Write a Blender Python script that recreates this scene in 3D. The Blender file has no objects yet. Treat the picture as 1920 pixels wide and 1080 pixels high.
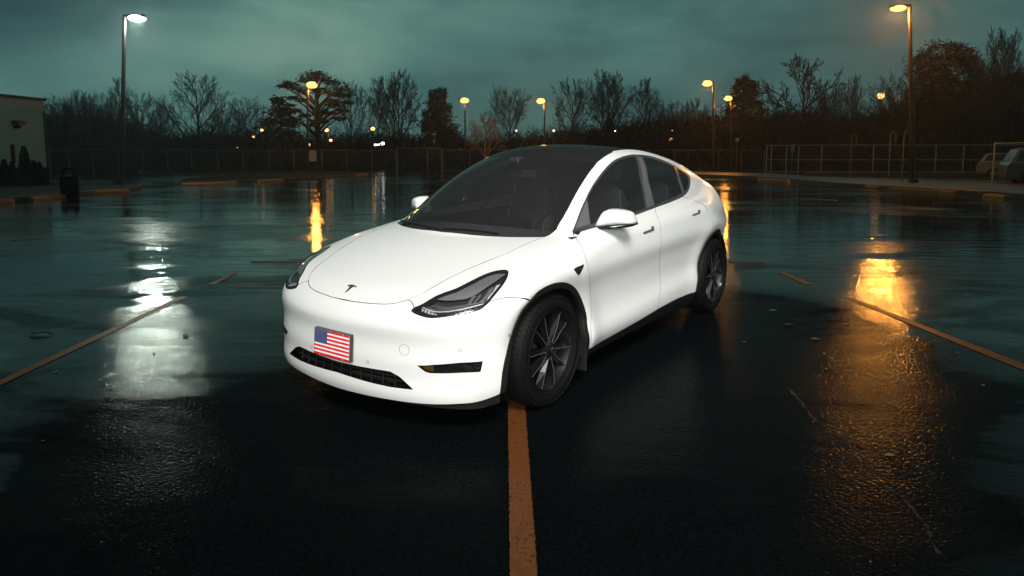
import bpy, math, random
import numpy as np
from mathutils import Vector, Matrix
from mathutils.geometry import delaunay_2d_cdt

# ------------------------------------------------------------------ camera
FPX, PPY = 1289.0196652234465, 400.0
CAM = np.array([3.5032158291343003, 3.159930538861957, 1.6583613502917847])
YAW, PIT = 3.766303645469532, 0.10870775924236281
FW = np.array([math.cos(PIT)*math.cos(YAW), math.cos(PIT)*math.sin(YAW), -math.sin(PIT)])
RT = np.cross(FW, [0, 0, 1]); RT /= np.linalg.norm(RT)
UP = np.cross(RT, FW)
FH = np.array([math.cos(YAW), math.sin(YAW)])          # level heading of the view
scene = bpy.context.scene
cd = bpy.data.cameras.new('camera'); cam = bpy.data.objects.new('camera', cd)
scene.collection.objects.link(cam); scene.camera = cam
m = Matrix.Identity(4)
for i in range(3):
    m[i][0] = RT[i]; m[i][1] = UP[i]; m[i][2] = -FW[i]; m[i][3] = CAM[i]
cam.matrix_world = m
cd.sensor_width = 36; cd.shift_y = -(540-PPY)/1920; cd.lens = FPX/1920*36; cd.clip_start = .05; cd.clip_end = 2000
scene.view_settings.view_transform = 'Standard'; scene.view_settings.look = 'None'
scene.view_settings.exposure = 0.0; scene.view_settings.gamma = 1
scene.cycles.use_denoising = True
scene.cycles.max_bounces = 8; scene.cycles.transparent_max_bounces = 24
scene.cycles.sample_clamp_indirect = 6
scene.cycles.volume_bounces = 0

# ------------------------------------------------------------------ node helpers
def nt(mat):
    mat.use_nodes = True
    t = mat.node_tree; t.nodes.clear(); return t
def nd(t, typ, ins=None, **kw):
    n = t.nodes.new(typ)
    for k, v in kw.items(): setattr(n, k, v)
    for k, v in (ins or {}).items():
        s = n.inputs[k]
        if isinstance(v, bpy.types.NodeSocket): t.links.new(v, s)
        else: s.default_value = v
    return n
def ramp(t, fac, stops, interp='LINEAR'):
    n = t.nodes.new('ShaderNodeValToRGB'); n.color_ramp.interpolation = interp
    el = n.color_ramp.elements
    while len(el) < len(stops): el.new(0.5)
    for e, (p, c) in zip(el, stops):
        e.position = p; e.color = (c, c, c, 1) if not hasattr(c, '__len__') else (*c, 1)
    t.links.new(fac, n.inputs[0]); return n.outputs[0]
def mth(t, op, a, b=0.0, c=0.0):
    return nd(t, 'ShaderNodeMath', {0: a, 1: b, 2: c}, operation=op).outputs[0]
def mixc(t, f, a, b):
    n = nd(t, 'ShaderNodeMix', data_type='RGBA')
    for k, v in ((0, f), (6, a), (7, b)):
        s = n.inputs[k]
        if isinstance(v, bpy.types.NodeSocket): t.links.new(v, s)
        else: s.default_value = v if k == 0 else (*v, 1)
    return n.outputs[2]
def noise(t, vec, scale, detail=4, rough=.55, dist=0.0):
    return nd(t, 'ShaderNodeTexNoise', {'Vector': vec, 'Scale': scale, 'Detail': detail, 'Roughness': rough, 'Distortion': dist}).outputs[0]
def out(t, surf=None, vol=None):
    o = t.nodes.new('ShaderNodeOutputMaterial')
    if surf is not None: t.links.new(surf, o.inputs[0])
    if vol is not None: t.links.new(vol, o.inputs[1])
def mapping(t, vec, scale=(1, 1, 1), rot=(0, 0, 0), loc=(0, 0, 0)):
    return nd(t, 'ShaderNodeMapping', {'Vector': vec, 'Scale': scale, 'Rotation': rot, 'Location': loc}).outputs[0]

# ------------------------------------------------------------------ sky
world = bpy.data.worlds.new('World'); scene.world = world; world.use_nodes = True
t = world.node_tree; t.nodes.clear()
co = t.nodes.new('ShaderNodeTexCoord').outputs['Generated']
sep = nd(t, 'ShaderNodeSeparateXYZ', {0: co})
el = mth(t, 'ARCSINE', sep.outputs[2])
az = mth(t, 'ARCTAN2', mth(t, 'ADD', mth(t, 'MULTIPLY', sep.outputs[0], -FH[1]), mth(t, 'MULTIPLY', sep.outputs[1], FH[0])),
         mth(t, 'ADD', mth(t, 'MULTIPLY', sep.outputs[0], FH[0]), mth(t, 'MULTIPLY', sep.outputs[1], FH[1])))  # + = left
cv = nd(t, 'ShaderNodeCombineXYZ', {0: az, 1: mth(t, 'MULTIPLY', el, 2.6), 2: 0.0}).outputs[0]
n1 = noise(t, mapping(t, cv, loc=(3.1, 1.7, 0)), 2.1, 6, .5, .5)
n2 = noise(t, mapping(t, cv, loc=(7.7, 4.2, 0), rot=(0, 0, .25)), 5.0, 5, .5, .3)
def blob(a, e, ra, re):
    x = mth(t, 'DIVIDE', mth(t, 'SUBTRACT', az, a), ra); y = mth(t, 'DIVIDE', mth(t, 'SUBTRACT', el, e), re)
    q = mth(t, 'ADD', mth(t, 'MULTIPLY', x, x), mth(t, 'MULTIPLY', y, y))
    return mth(t, 'EXPONENT', mth(t, 'MULTIPLY', q, -1))
lum = mth(t, 'ADD', mth(t, 'MULTIPLY', mth(t, 'SUBTRACT', n1, .5), 1.15), mth(t, 'MULTIPLY', mth(t, 'SUBTRACT', n2, .5), .62))
lum = mth(t, 'ADD', lum, .575)
lum = mth(t, 'ADD', lum, mth(t, 'MULTIPLY', blob(.37, .115, .22, .055), .42))       # brighter cloud gap
lum = mth(t, 'ADD', lum, mth(t, 'MULTIPLY', blob(.25, .19, .25, .05), .16))
lum = mth(t, 'SUBTRACT', lum, mth(t, 'MULTIPLY', blob(.66, .155, .24, .045), .36))
lum = mth(t, 'SUBTRACT', lum, mth(t, 'MULTIPLY', blob(-.75, .10, .25, .2), .10))
lum = mth(t, 'SUBTRACT', lum, mth(t, 'MULTIPLY', blob(-.30, .20, .5, .03), .12))
hi = ramp(t, mth(t, 'DIVIDE', el, 1.5), [(0, 1.0), (.12, 1.0), (.22, .8), (.45, .42), (1, .25)])
scol = ramp(t, lum, [(0, (.012, .032, .038)), (.25, (.024, .064, .070)), (.5, (.050, .128, .124)), (.75, (.092, .210, .186)), (1, (.16, .30, .245))])
sc = nd(t, 'ShaderNodeVectorMath', {0: scol, 1: hi}, operation='MULTIPLY').outputs[0]
bg = nd(t, 'ShaderNodeBackground', {'Color': sc, 'Strength': 1.0})
wo = t.nodes.new('ShaderNodeOutputWorld'); t.links.new(bg.outputs[0], wo.inputs[0])

# two added spots behind the camera brighten the car; no such lamps stand there
def spot(name, loc, tgt, power, size, blend, rad, col):
    l = bpy.data.lights.new(name, 'SPOT'); l.energy = power; l.spot_size = math.radians(size); l.spot_blend = blend
    l.shadow_soft_size = rad; l.color = col
    o = bpy.data.objects.new(name, l); scene.collection.objects.link(o); o.location = loc
    o.rotation_euler = (Vector(tgt)-Vector(loc)).to_track_quat('-Z', 'Y').to_euler(); return o
spot('added_spot', (6.4, 6.8, 10.2), (-1.2, .0, .85), 10800, 30, .45, 2.8, (1.0, .972, .93))
spot('added_spot', (9.0, 7.6, 3.6), (-1.0, .3, .8), 3600, 30, .5, 1.5, (1.0, .972, .93))

# ------------------------------------------------------------------ object helpers
C = scene.collection
def obj(name, verts, faces, mats, parent=None, midx=None, smooth=False, normals=None, kind=None):
    me = bpy.data.meshes.new(name)
    me.from_pydata([tuple(map(float, v)) for v in verts], [], [tuple(map(int, f)) for f in faces])
    for mm in (mats if isinstance(mats, (list, tuple)) else [mats]): me.materials.append(mm)
    if midx is not None: me.polygons.foreach_set('material_index', [int(i) for i in midx])
    if smooth or normals is not None: me.polygons.foreach_set('use_smooth', [True]*len(me.polygons))
    me.update()
    if normals is not None: me.normals_split_custom_set_from_vertices([tuple(map(float, n)) for n in normals])
    o = bpy.data.objects.new(name, me); C.objects.link(o)
    if parent is not None: o.parent = parent
    if kind: o['kind'] = kind
    return o
def tag(o, label=None, cat=None, group=None):
    if label: o['label'] = label
    if cat: o['category'] = cat
    if group: o['group'] = group
    return o
def empty(name, loc=(0, 0, 0), rz=0, label=None, cat=None, group=None):
    o = bpy.data.objects.new(name, None); C.objects.link(o); o.location = loc; o.rotation_euler = (0, 0, rz)
    return tag(o, label, cat, group)
def copy_tree(o, parent=None):
    c = o.copy(); C.objects.link(c)
    if parent is not None: c.parent = parent
    for ch in list(o.children): copy_tree(ch, c)
    return c
class MB:
    def __init__(s): s.v = []; s.f = []; s.m = []
    def add(s, v, f, m=0):
        b = len(s.v); s.v += [tuple(x) for x in v]; s.f += [tuple(i+b for i in q) for q in f]; s.m += [m]*len(f); return s
    def box(s, c, d, m=0, rz=0, bev=0.0):
        x, y, z = [q/2 for q in d]; ca, sa = math.cos(rz), math.sin(rz)
        if bev > 0:
            pr = [(x-bev, y), (x, y-bev), (x, -y+bev), (x-bev, -y), (-x+bev, -y), (-x, -y+bev), (-x, y-bev), (-x+bev, y)]
            ins = [(px*(x-bev)/x, py*(y-bev)/y) for px, py in pr]
            lay = [(ins, -z), (pr, -z+bev), (pr, z-bev), (ins, z)]
            V = [(c[0]+px*ca-py*sa, c[1]+px*sa+py*ca, c[2]+zz) for P, zz in lay for px, py in P]
            Fc = [tuple(range(7, -1, -1))[::-1][::-1], tuple(range(24, 32))[::-1]]
            Fc = [tuple(range(0, 8)), tuple(range(31, 23, -1))]
            for k in range(3):
                for i in range(8):
                    j = (i+1) % 8; Fc.append((k*8+j, k*8+i, k*8+8+i, k*8+8+j))
            Fc = [tuple(reversed(q)) for q in Fc]
            return s.add(V, [tuple(reversed(q)) for q in Fc], m)
        V = [(c[0]+a*x*ca-b*y*sa, c[1]+a*x*sa+b*y*ca, c[2]+e*z) for a, b, e in
             ((-1, -1, -1), (1, -1, -1), (1, 1, -1), (-1, 1, -1), (-1, -1, 1), (1, -1, 1), (1, 1, 1), (-1, 1, 1))]
        return s.add(V, [(3, 2, 1, 0), (4, 5, 6, 7), (0, 1, 5, 4), (1, 2, 6, 5), (2, 3, 7, 6), (3, 0, 4, 7)], m)
    def tube(s, pts, rad, n=8, m=0, cap=True):
        pts = [np.array(p, float) for p in pts]
        if not hasattr(rad, '__len__'): rad = [rad]*len(pts)
        T = []
        for i in range(len(pts)):
            d = pts[min(i+1, len(pts)-1)]-pts[max(i-1, 0)]; T.append(d/(np.linalg.norm(d)+1e-12))
        a = np.cross(T[0], [0, 0, 1]) if abs(T[0][2]) < .9 else np.cross(T[0], [1, 0, 0])
        a /= np.linalg.norm(a); V = []
        for p, d, r in zip(pts, T, rad):
            a = a-d*np.dot(a, d); a /= np.linalg.norm(a); b = np.cross(d, a)
            for k in range(n):
                an = 2*math.pi*k/n; V.append(p+r*(math.cos(an)*a+math.sin(an)*b))
        Fc = []
        for i in range(len(pts)-1):
            for k in range(n):
                j = (k+1) % n; Fc.append((i*n+k, i*n+j, i*n+n+j, i*n+n+k))
        if cap: Fc += [tuple(range(n-1, -1, -1)), tuple(range((len(pts)-1)*n, len(pts)*n))]
        return s.add(V, Fc, m)
    def lathe(s, prof, n=48, m=0, c=(0, 0, 0), axis='z', closed=False):
        V = []
        for r, h in prof:
            for k in range(n):
                a = 2*math.pi*k/n
                if axis == 'z': V.append((c[0]+r*math.cos(a), c[1]+r*math.sin(a), c[2]+h))
                else: V.append((c[0]+r*math.cos(a), c[1]+h, c[2]+r*math.sin(a)))
        Fc = []; L = len(prof)
        for i in range(L if closed else L-1):
            i2 = (i+1) % L
            for k in range(n):
                j = (k+1) % n; Fc.append((i*n+k, i*n+j, i2*n+j, i2*n+k))
        if axis == 'y': Fc = [tuple(reversed(q)) for q in Fc]
        return s.add(V, Fc, m)
    def build(s, name, mats, parent=None, smooth=False, kind=None):
        o = obj(name, s.v, s.f, mats, parent, s.m, smooth, kind=kind)
        if smooth:
            try: o.data.set_sharp_from_angle(angle=math.radians(38))
            except Exception: pass
        return o

def prin(name, col, rough=.5, metal=0.0, spec=.5, coat=0.0, var=0.0, vscale=8.0, bump=0.0, bscale=40.0, emit=None, es=0.0):
    mt = bpy.data.materials.new(name); t = nt(mt)
    co = t.nodes.new('ShaderNodeTexCoord').outputs['Object']
    b = nd(t, 'ShaderNodeBsdfPrincipled', {'Roughness': rough, 'Metallic': metal, 'Specular IOR Level': spec, 'Coat Weight': coat, 'Coat Roughness': .04})
    if var > 0:
        f = noise(t, co, vscale, 5)
        c = mixc(t, ramp(t, f, [(.3, 0.0), (.7, 1.0)]), tuple(x*(1-var) for x in col), tuple(min(1, x*(1+var)) for x in col))
        t.links.new(c, b.inputs['Base Color'])
    else: b.inputs['Base Color'].default_value = (*col, 1)
    if bump > 0:
        bp = nd(t, 'ShaderNodeBump', {'Strength': bump, 'Distance': .01, 'Height': noise(t, co, bscale, 3)})
        t.links.new(bp.outputs[0], b.inputs['Normal'])
    if emit: b.inputs['Emission Color'].default_value = (*emit, 1); b.inputs['Emission Strength'].default_value = es
    out(t, b.outputs[0]); return mt

# ------------------------------------------------------------------ terrain and pixel helpers
SL, S0, S1 = .030, 7.8, 21.0
def tz(s):
    s = np.asarray(s, float); L = S1-S0
    u = np.clip((s-S0)/L, 0, 1)
    z = -SL*(L*(u**3-u**4/2)+np.maximum(s-S1, 0))
    return z
def sdist(x, y): return (x-CAM[0])*FH[0]+(y-CAM[1])*FH[1]
def gz(x, y): return float(tz(sdist(x, y)))
def ray(px, py): return FW+(px-960)/FPX*RT-(py-PPY)/FPX*UP
def G(px, py):
    d = ray(px, py); h = d[0]*FH[0]+d[1]*FH[1]
    a, b = .5, 600.0
    for _ in range(60):
        mm = (a+b)/2
        if CAM[2]+d[2]*mm/h > tz(mm): a = mm
        else: b = mm
    k = a/h; p = CAM+d*k
    return np.array([p[0], p[1], float(tz(a))])
def at(px, py, s):
    d = ray(px, py); return CAM+d*(s/(d[0]*FH[0]+d[1]*FH[1]))
def sof(p): return float(sdist(p[0], p[1]))

# ------------------------------------------------------------------ the car's skin as one smooth implicit surface F(x, y, z)
# x forward from the front axle, y to the car's left, z up
def spl(xs, ys):
    xs = np.array(xs, float); ys = np.array(ys, float); n = len(xs); h = np.diff(xs)
    A = np.zeros((n, n)); b = np.zeros(n); A[0, 0] = A[-1, -1] = 1
    for i in range(1, n-1):
        A[i, i-1] = h[i-1]; A[i, i] = 2*(h[i-1]+h[i]); A[i, i+1] = h[i]
        b[i] = 6*((ys[i+1]-ys[i])/h[i]-(ys[i]-ys[i-1])/h[i-1])
    M = np.linalg.solve(A, b)
    s0 = (ys[1]-ys[0])/h[0]-h[0]*M[1]/6; s1 = (ys[-1]-ys[-2])/h[-1]+h[-1]*M[-2]/6
    def f(x):
        x = np.asarray(x, float); i = np.clip(np.searchsorted(xs, x)-1, 0, n-2); hh = h[i]
        a = (xs[i+1]-x)/hh; c = (x-xs[i])/hh
        v = a*ys[i]+c*ys[i+1]+((a**3-a)*M[i]+(c**3-c)*M[i+1])*hh*hh/6
        return np.where(x < xs[0], ys[0]+s0*(x-xs[0]), np.where(x > xs[-1], ys[-1]+s1*(x-xs[-1]), v))
    return f
def smax(a, b, k):
    h = np.maximum(k-np.abs(a-b), 0)/k
    return np.maximum(a, b)+h*h*k/4
def smin(a, b, k): return -smax(-a, -b, k)
def sst(e0, e1, x):
    t = np.clip((x-e0)/(e1-e0), 0, 1); return t*t*(3-2*t)
W = spl([-3.9, -3.5, -3.2, -2.9, -2.2, -1.4, -.6, 0, .4, .9], [.71, .835, .900, .940, .945, .935, .94, .955, .95, .93])
PZ = spl([.12, .22, .31, .42, .56, .68, .78, .88, .98, 1.08, 1.2], [-.10, -.045, -.016, -.034, -.042, -.024, 0, -.008, -.030, -.070, -.13])
ZC = spl([-4.2, -3.9, -3.6, -3.2, -2.6, -1.4, -.5, -.2, 0, .25, .5, .68, .78, .85, .95],
         [.99, 1.03, 1.07, 1.10, 1.10, 1.07, 1.045, 1.015, .985, .93, .855, .785, .735, .69, .60])
XF = spl([.10, .16, .20, .25, .31, .40, .50, .60, .66, .71, .78, .9], [.82, .857, .874, .884, .878, .881, .874, .882, .866, .836, .775, .66])
RC = spl([-4.2, -3.85, -3.6, -3.3, -2.9, -2.4, -1.9, -1.5, -1.2, -.95, -.6, -.25, 0, .3, .6],
         [.86, 1.00, 1.085, 1.215, 1.385, 1.515, 1.577, 1.580, 1.545, 1.475, 1.325, 1.12, .955, .75, .54])
def Fb(x, y, z):
    a = np.abs(y)
    ys = W(x)+PZ(z-.05*sst(-.3, -3., x)*sst(.55, .75, z)-.06*sst(-.6, -2.5, x)*sst(.65, .45, z)*sst(.25, .4, z))
    for cx in (0, -2.89):
        r = np.hypot(x-cx, z-.35); ys = ys+.017*np.exp(-((r-.50)/.13)**2)-.010*sst(.52, .44, r)
    ys = ys-.30*sst(-2.6, -3.5, x)*np.maximum(z-.80, 0)
    fs = a-ys
    cr = .012*(a/.7)**2+.045*(a/.9)**8
    ft = z-(ZC(x)-cr*sst(-1.2, -.2, x)-.02*(a/.9)**2)
    ff = x-(XF(z)-.006*sst(.865, .80, a)*sst(.64, .52, z)*sst(.19, .27, z)-.055*(a/.5)**2-.22*(a/.93)**6)
    fr = -3.87+.10*np.abs(z-.75)+.18*(a/.9)**4-x
    f = smax(fs, ft, .11); f = smax(f, ff, .10); f = smax(f, fr, .2)
    return np.maximum(f, .150-z)
def Fg(x, y, z):
    a = np.abs(y)
    yg = .868-.40*(z-1.0)-.28*np.maximum(z-1.0, 0)**2-.10*sst(-2.2, -3.7, x)-.02*sst(-1.2, -.3, x)-12*np.maximum(.99-z, 0)**2
    ft = (z-(RC(x+.55*a*a)-.04*(a/.5)**2*sst(.2, -1.2, x)-.01*a*a))*.8
    fe = -3.62+.25*(a/.8)**2-x
    return np.maximum(smax(smax(a-yg, ft, .13), fe, .10), .85-z)
def F(x, y, z):
    y = y/1.016; z = z-.021*sst(.95, 1.45, z)-.004; x = x-.022*sst(.1, .8, x)
    return smin(Fb(x, y, z), Fg(x, y, z), .03+.14*sst(-2.6, -3.3, x))
def hitF(O, D, t1, n):
    ts = np.linspace(0, t1, n); hit = np.full(len(O), np.nan); prev = F(*(O+D*ts[0]).T)
    for i in range(1, n):
        cur = F(*(O+D*ts[i]).T); mk = np.isnan(hit) & (cur < 0) & (prev >= 0); hit[mk] = ts[i-1]; prev = cur
    ok = ~np.isnan(hit); a = np.nan_to_num(hit); b = a+(ts[1]-ts[0])
    for _ in range(22):
        mm = (a+b)/2; v = F(*(O+D*mm[:, None]).T); a = np.where(v > 0, mm, a); b = np.where(v > 0, b, mm)
    return O+D*a[:, None], ok
def nrmF(P, e=2e-4):
    x, y, z = P.T
    n = np.c_[F(x+e, y, z)-F(x-e, y, z), F(x, y+e, z)-F(x, y-e, z), F(x, y, z+e)-F(x, y, z-e)]
    return n/(np.linalg.norm(n, axis=1)[:, None]+1e-12)
def snap(P):
    P = np.array(P, float).reshape(-1, 3)
    for _ in range(12):
        v = F(*P.T); P = P-nrmF(P)*(v*.9)[:, None]
    return P
def pix(s):
    q = np.array([[float(c) for c in w.split(',')] for w in s.split()]); return q
def cam_hit(q):                                   # where the photograph's sight lines meet the skin
    q = np.atleast_2d(q); D = FW+((q[:, 0]-960)/FPX)[:, None]*RT-((q[:, 1]-PPY)/FPX)[:, None]*UP
    O = CAM+D*1.0
    P, ok = hitF(O, D, 7.0, 420); 
    return P, ok
def trace(s): P, ok = cam_hit(pix(s)); assert ok.all(), (s, ok); return P
def dense(P, step=.012, smooth=True):
    P = np.array(P, float); outp = []
    n = len(P)
    for i in range(n-1):
        p0 = P[max(i-1, 0)]; p1 = P[i]; p2 = P[i+1]; p3 = P[min(i+2, n-1)]
        k = max(1, int(np.linalg.norm(p2-p1)/step))
        for j in range(k):
            u = j/k
            if smooth: outp.append(.5*((2*p1)+(-p0+p2)*u+(2*p0-5*p1+4*p2-p3)*u*u+(-p0+3*p1-3*p2+p3)*u**3))
            else: outp.append(p1+(p2-p1)*u)
    outp.append(P[-1]); return np.array(outp)
def join(*cs):                                    # closed outline out of several curves
    r = []
    for c in cs:
        for p in c:
            if not r or np.linalg.norm(np.array(p)-r[-1]) > 1e-3: r.append(np.array(p))
    if np.linalg.norm(r[0]-r[-1]) < 1e-3: r.pop()
    return np.array(r)
class Proj:
    def __init__(s, kind, c=None): s.k = kind; s.c = c
    def uv(s, P):
        x, y, z = np.array(P).T
        if s.k == 'side': return np.c_[x, z]
        if s.k == 'top': return np.c_[x, y]
        if s.k == 'diag': return np.c_[x, (z-y)/math.sqrt(2)]
        dx = x-s.c[0]
        if s.k == 'sphr': dx = -dx
        return np.c_[np.arctan2(y, dx), np.arctan2(z-s.c[1], np.hypot(dx, y))]
    def eval(s, q):
        u, v = q.T; o = np.ones_like(u)
        if s.k == 'side': O = np.c_[u, 1.15*o, v]; D = np.array([0, -1., 0])*np.ones((len(u), 1)); T = 1.1
        elif s.k == 'top': O = np.c_[u, v, 1.8*o]; D = np.array([0, 0, -1.])*np.ones((len(u), 1)); T = 1.5
        elif s.k == 'diag':
            r = math.sqrt(.5); O = np.c_[u, -v*r+1.55*o*r+0*o, v*r+1.55*r*o]; D = np.array([0, -r, -r])*np.ones((len(u), 1)); T = 1.6
        else:
            sg = -1 if s.k == 'sphr' else 1
            d = np.c_[sg*np.cos(v)*np.cos(u), np.cos(v)*np.sin(u), np.sin(v)]
            O = np.array([s.c[0], 0, s.c[1]])+d*2.0; D = -d; T = 1.9
        P, ok = hitF(O, D, T, 260)
        return P, ok
def inpoly(q, poly):
    x, y = q.T; r = np.zeros(len(q), bool); n = len(poly)
    for i in range(n):
        x1, y1 = poly[i]; x2, y2 = poly[(i+1) % n]
        if y1 == y2: continue
        c = ((y1 > y) != (y2 > y)) & (x < (x2-x1)*(y-y1)/(y2-y1)+x1); r ^= c
    return r
def inset(poly, d):
    n = len(poly); a = np.sum(poly[:, 0]*np.roll(poly[:, 1], -1)-np.roll(poly[:, 0], -1)*poly[:, 1])
    sg = 1 if a > 0 else -1
    e = np.roll(poly, -1, 0)-poly; e /= np.linalg.norm(e, axis=1)[:, None]+1e-12
    nn = np.c_[-e[:, 1], e[:, 0]]*sg; b = nn+np.roll(nn, 1, 0); L = (b*b).sum(1)[:, None]
    return poly+b*2*d/np.maximum(L, 1.2)
def panel(name, outline, proj, mat, parent, holes=(), gap=.0016, off=0.0, step=.022, flange=.014, mirror=False, cen=False, thick=False):
    """one skin panel: outline (3-D points on the skin) triangulated in a 2-D projection, lifted onto F, edges turned in"""
    loops = []
    for k, ol in enumerate([outline, *holes]):
        ol = np.array(ol); q = proj.uv(ol)
        if k == 0 and cen:
            q2 = inset(q, gap); c0 = np.abs(ol[:, 1]) < 1.5e-3
            ax = 0 if proj.k.startswith('sph') else 1
            q2[c0, ax] = 0.0
            q = q2
        else: q = inset(q, gap if k == 0 else -gap)
        loops.append(q)
    allp = np.concatenate(loops); lo = allp.min(0); hi_ = allp.max(0)
    gx, gy = np.meshgrid(np.arange(lo[0]+step*.5, hi_[0], step), np.arange(lo[1]+step*.5, hi_[1], step*.87))
    gx = gx+((np.arange(gx.shape[0]) % 2)*step*.5)[:, None]
    g = np.c_[gx.ravel(), gy.ravel()]
    ok = inpoly(g, loops[0])
    for h in loops[1:]: ok &= ~inpoly(g, h)
    g = g[ok]
    if len(g):
        keep = np.ones(len(g), bool)
        for i in range(0, len(allp), 50):
            dd = np.linalg.norm(g[:, None]-allp[None, i:i+50], axis=2).min(1); keep &= dd > step*.45
        g = g[keep]
    V = [Vector(p) for p in allp]+[Vector(p) for p in g]; E = []; b = 0
    for l in loops:
        E += [(b+i, b+(i+1) % len(l)) for i in range(len(l))]; b += len(l)
    vo, eo, fo, ov, oe, of = delaunay_2d_cdt(V, E, [], 0, 1e-7)
    vo = np.array([tuple(p) for p in vo]); fo = [tuple(f) for f in fo]
    fc = np.array([vo[list(f)].mean(0) for f in fo]); ins = inpoly(fc, loops[0])
    for h in loops[1:]: ins &= ~inpoly(fc, h)
    tri = [f for f, k in zip(fo, ins) if k]
    P, okk = proj.eval(vo)
    used = sorted({i for f in tri for i in f}); 
    bad = [i for i in used if not okk[i]]
    if bad:
        good = np.array([i for i in used if okk[i]])
        tri = [f for f in tri if all(okk[i] for i in f)]
        print('panel', name, 'dropped', len(bad), 'of', len(used))
    N = nrmF(P); Q = P+N*off
    # orientation
    f0 = tri[len(tri)//2]; nn = np.cross(Q[f0[1]]-Q[f0[0]], Q[f0[2]]-Q[f0[0]])
    if np.dot(nn, N[f0[0]]) < 0: tri = [tuple(reversed(f)) for f in tri]
    verts = [*Q]; nor = [*N]; faces = list(tri)
    if flange > 0:
        cnt = {}
        for f in tri:
            for i in range(3):
                a, b2 = f[i], f[(i+1) % 3]; cnt[(a, b2)] = 1
        for (a, b2) in list(cnt):
            if (b2, a) in cnt: continue
            if cen and abs(Q[a][1]) < 2e-3 and abs(Q[b2][1]) < 2e-3: continue
            tn = Q[b2]-Q[a]; ou = np.cross(tn, N[a]); ou /= np.linalg.norm(ou)+1e-12
            k = len(verts)
            verts += [Q[a], Q[b2], Q[b2]-N[b2]*flange-ou*.001, Q[a]-N[a]*flange-ou*.001]
            bl = N[a]*.5+ou; bl /= np.linalg.norm(bl)
            nor += [bl, bl, ou, ou]; faces.append((k+1, k, k+3, k+2))
    nt_ = len(tri); mi = [0]*nt_+[1 if mat is PAINT else 0]*(len(faces)-nt_)  # turned-in edges of painted panels are black, shade of the gaps put into colour
    mats = [PAINT, DARK] if mat is PAINT else mat
    verts = np.array(verts); nor = np.array(nor)
    if cen:
        mv = verts*[1, -1, 1]; mn = nor*[1, -1, 1]; k = len(verts)
        faces = faces+[tuple(i+k for i in reversed(f)) for f in faces]; mi = mi+mi
        verts = np.r_[verts, mv]; nor = np.r_[nor, mn]
    o = obj(name, verts, faces, mats, parent, midx=mi, normals=nor)
    if mirror:
        o2 = obj(name, verts*[1, -1, 1], [tuple(reversed(f)) for f in faces], mats, parent if mirror is True else mirror, midx=mi, normals=nor*[1, -1, 1])
        return o, o2
    return o

# ------------------------------------------------------------------ car materials
def paint_mat():
    mt = bpy.data.materials.new('white_paint'); t = nt(mt)
    co = t.nodes.new('ShaderNodeTexCoord').outputs['Object']
    b = nd(t, 'ShaderNodeBsdfPrincipled', {'Base Color': (.80, .80, .785, 1), 'Roughness': .32, 'Specular IOR Level': .35, 'Coat Weight': .6, 'Coat Roughness': .05, 'Coat IOR': 1.4})
    bp = nd(t, 'ShaderNodeBump', {'Strength': .03, 'Distance': .002, 'Height': noise(t, co, 260, 2)})
    t.links.new(bp.outputs[0], b.inputs['Normal']); out(t, b.outputs[0]); return mt
def glass_mat(name, tint, refl=.5, rough=.02, mk=.35):
    mt = bpy.data.materials.new(name); t = nt(mt)
    fr = nd(t, 'ShaderNodeFresnel', {'IOR': 1.5}).outputs[0]
    g = nd(t, 'ShaderNodeBsdfGlossy', {'Color': (1, 1, 1, 1), 'Roughness': rough})
    tr = nd(t, 'ShaderNodeBsdfTransparent', {'Color': (*tint, 1)})
    df = nd(t, 'ShaderNodeBsdfDiffuse', {'Color': (.040, .040, .041, 1)})
    mm = nd(t, 'ShaderNodeMixShader', {0: mk, 1: tr.outputs[0], 2: df.outputs[0]})
    mx = nd(t, 'ShaderNodeMixShader', {0: mth(t, 'MULTIPLY', fr, refl), 1: mm.outputs[0], 2: g.outputs[0]})
    out(t, mx.outputs[0]); return mt
PAINT = paint_mat()
SCREEN = glass_mat('windscreen_glass', (.50, .50, .51), mk=.32); TINT = glass_mat('tinted_glass', (.42, .42, .43), mk=.32)
def roof_mat():
    mt = bpy.data.materials.new('roof_glass_black'); t = nt(mt); d = nd(t, 'ShaderNodeBsdfDiffuse', {'Color': (.016, .016, .016, 1)})
    g = nd(t, 'ShaderNodeBsdfGlossy', {'Color': (.9, .9, .9, 1), 'Roughness': .12}); f = mth(t, 'MULTIPLY', nd(t, 'ShaderNodeFresnel', {'IOR': 1.3}).outputs[0], .30)
    out(t, nd(t, 'ShaderNodeMixShader', {0: f, 1: d.outputs[0], 2: g.outputs[0]}).outputs[0]); return mt
ROOFG = roof_mat()
CLEAR = glass_mat('lamp_lens', (.95, .95, .96), .6, mk=.01)
CLAD = prin('black_plastic', (.012, .012, .012), .5, spec=.3, bump=.1, bscale=500)
TRIM = prin('dark_trim', (.045, .045, .047), .35, spec=.4)
TRIM2 = prin('grey_gloss_trim', (.10, .10, .103), .25, spec=.4)
GLOSSB = prin('gloss_black', (.008, .008, .008), .12, spec=.6, coat=.5)
RUB = prin('tyre_rubber', (.006, .006, .006), .62, spec=.15, bump=.15, bscale=300)
SPOKE = prin('spoke_black', (.006, .006, .006), .24, .2, spec=.5)
BARREL = prin('rim_barrel', (.012, .012, .012), .4, .4)
DARK = prin('void_black', (.004, .004, .004), .9, spec=.1)
SEAT = prin('seat_vinyl', (.16, .16, .165), .45, spec=.4); SEATL = prin('seat_piping', (.5, .5, .5), .5)
DASH = prin('dashboard_grey', (.22, .22, .224), .6)
LGREY = prin('lamp_grey', (.17, .17, .175), .4, bump=.3, bscale=420); LBEZ = prin('lamp_bezel', (.018, .018, .019), .2)
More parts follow.
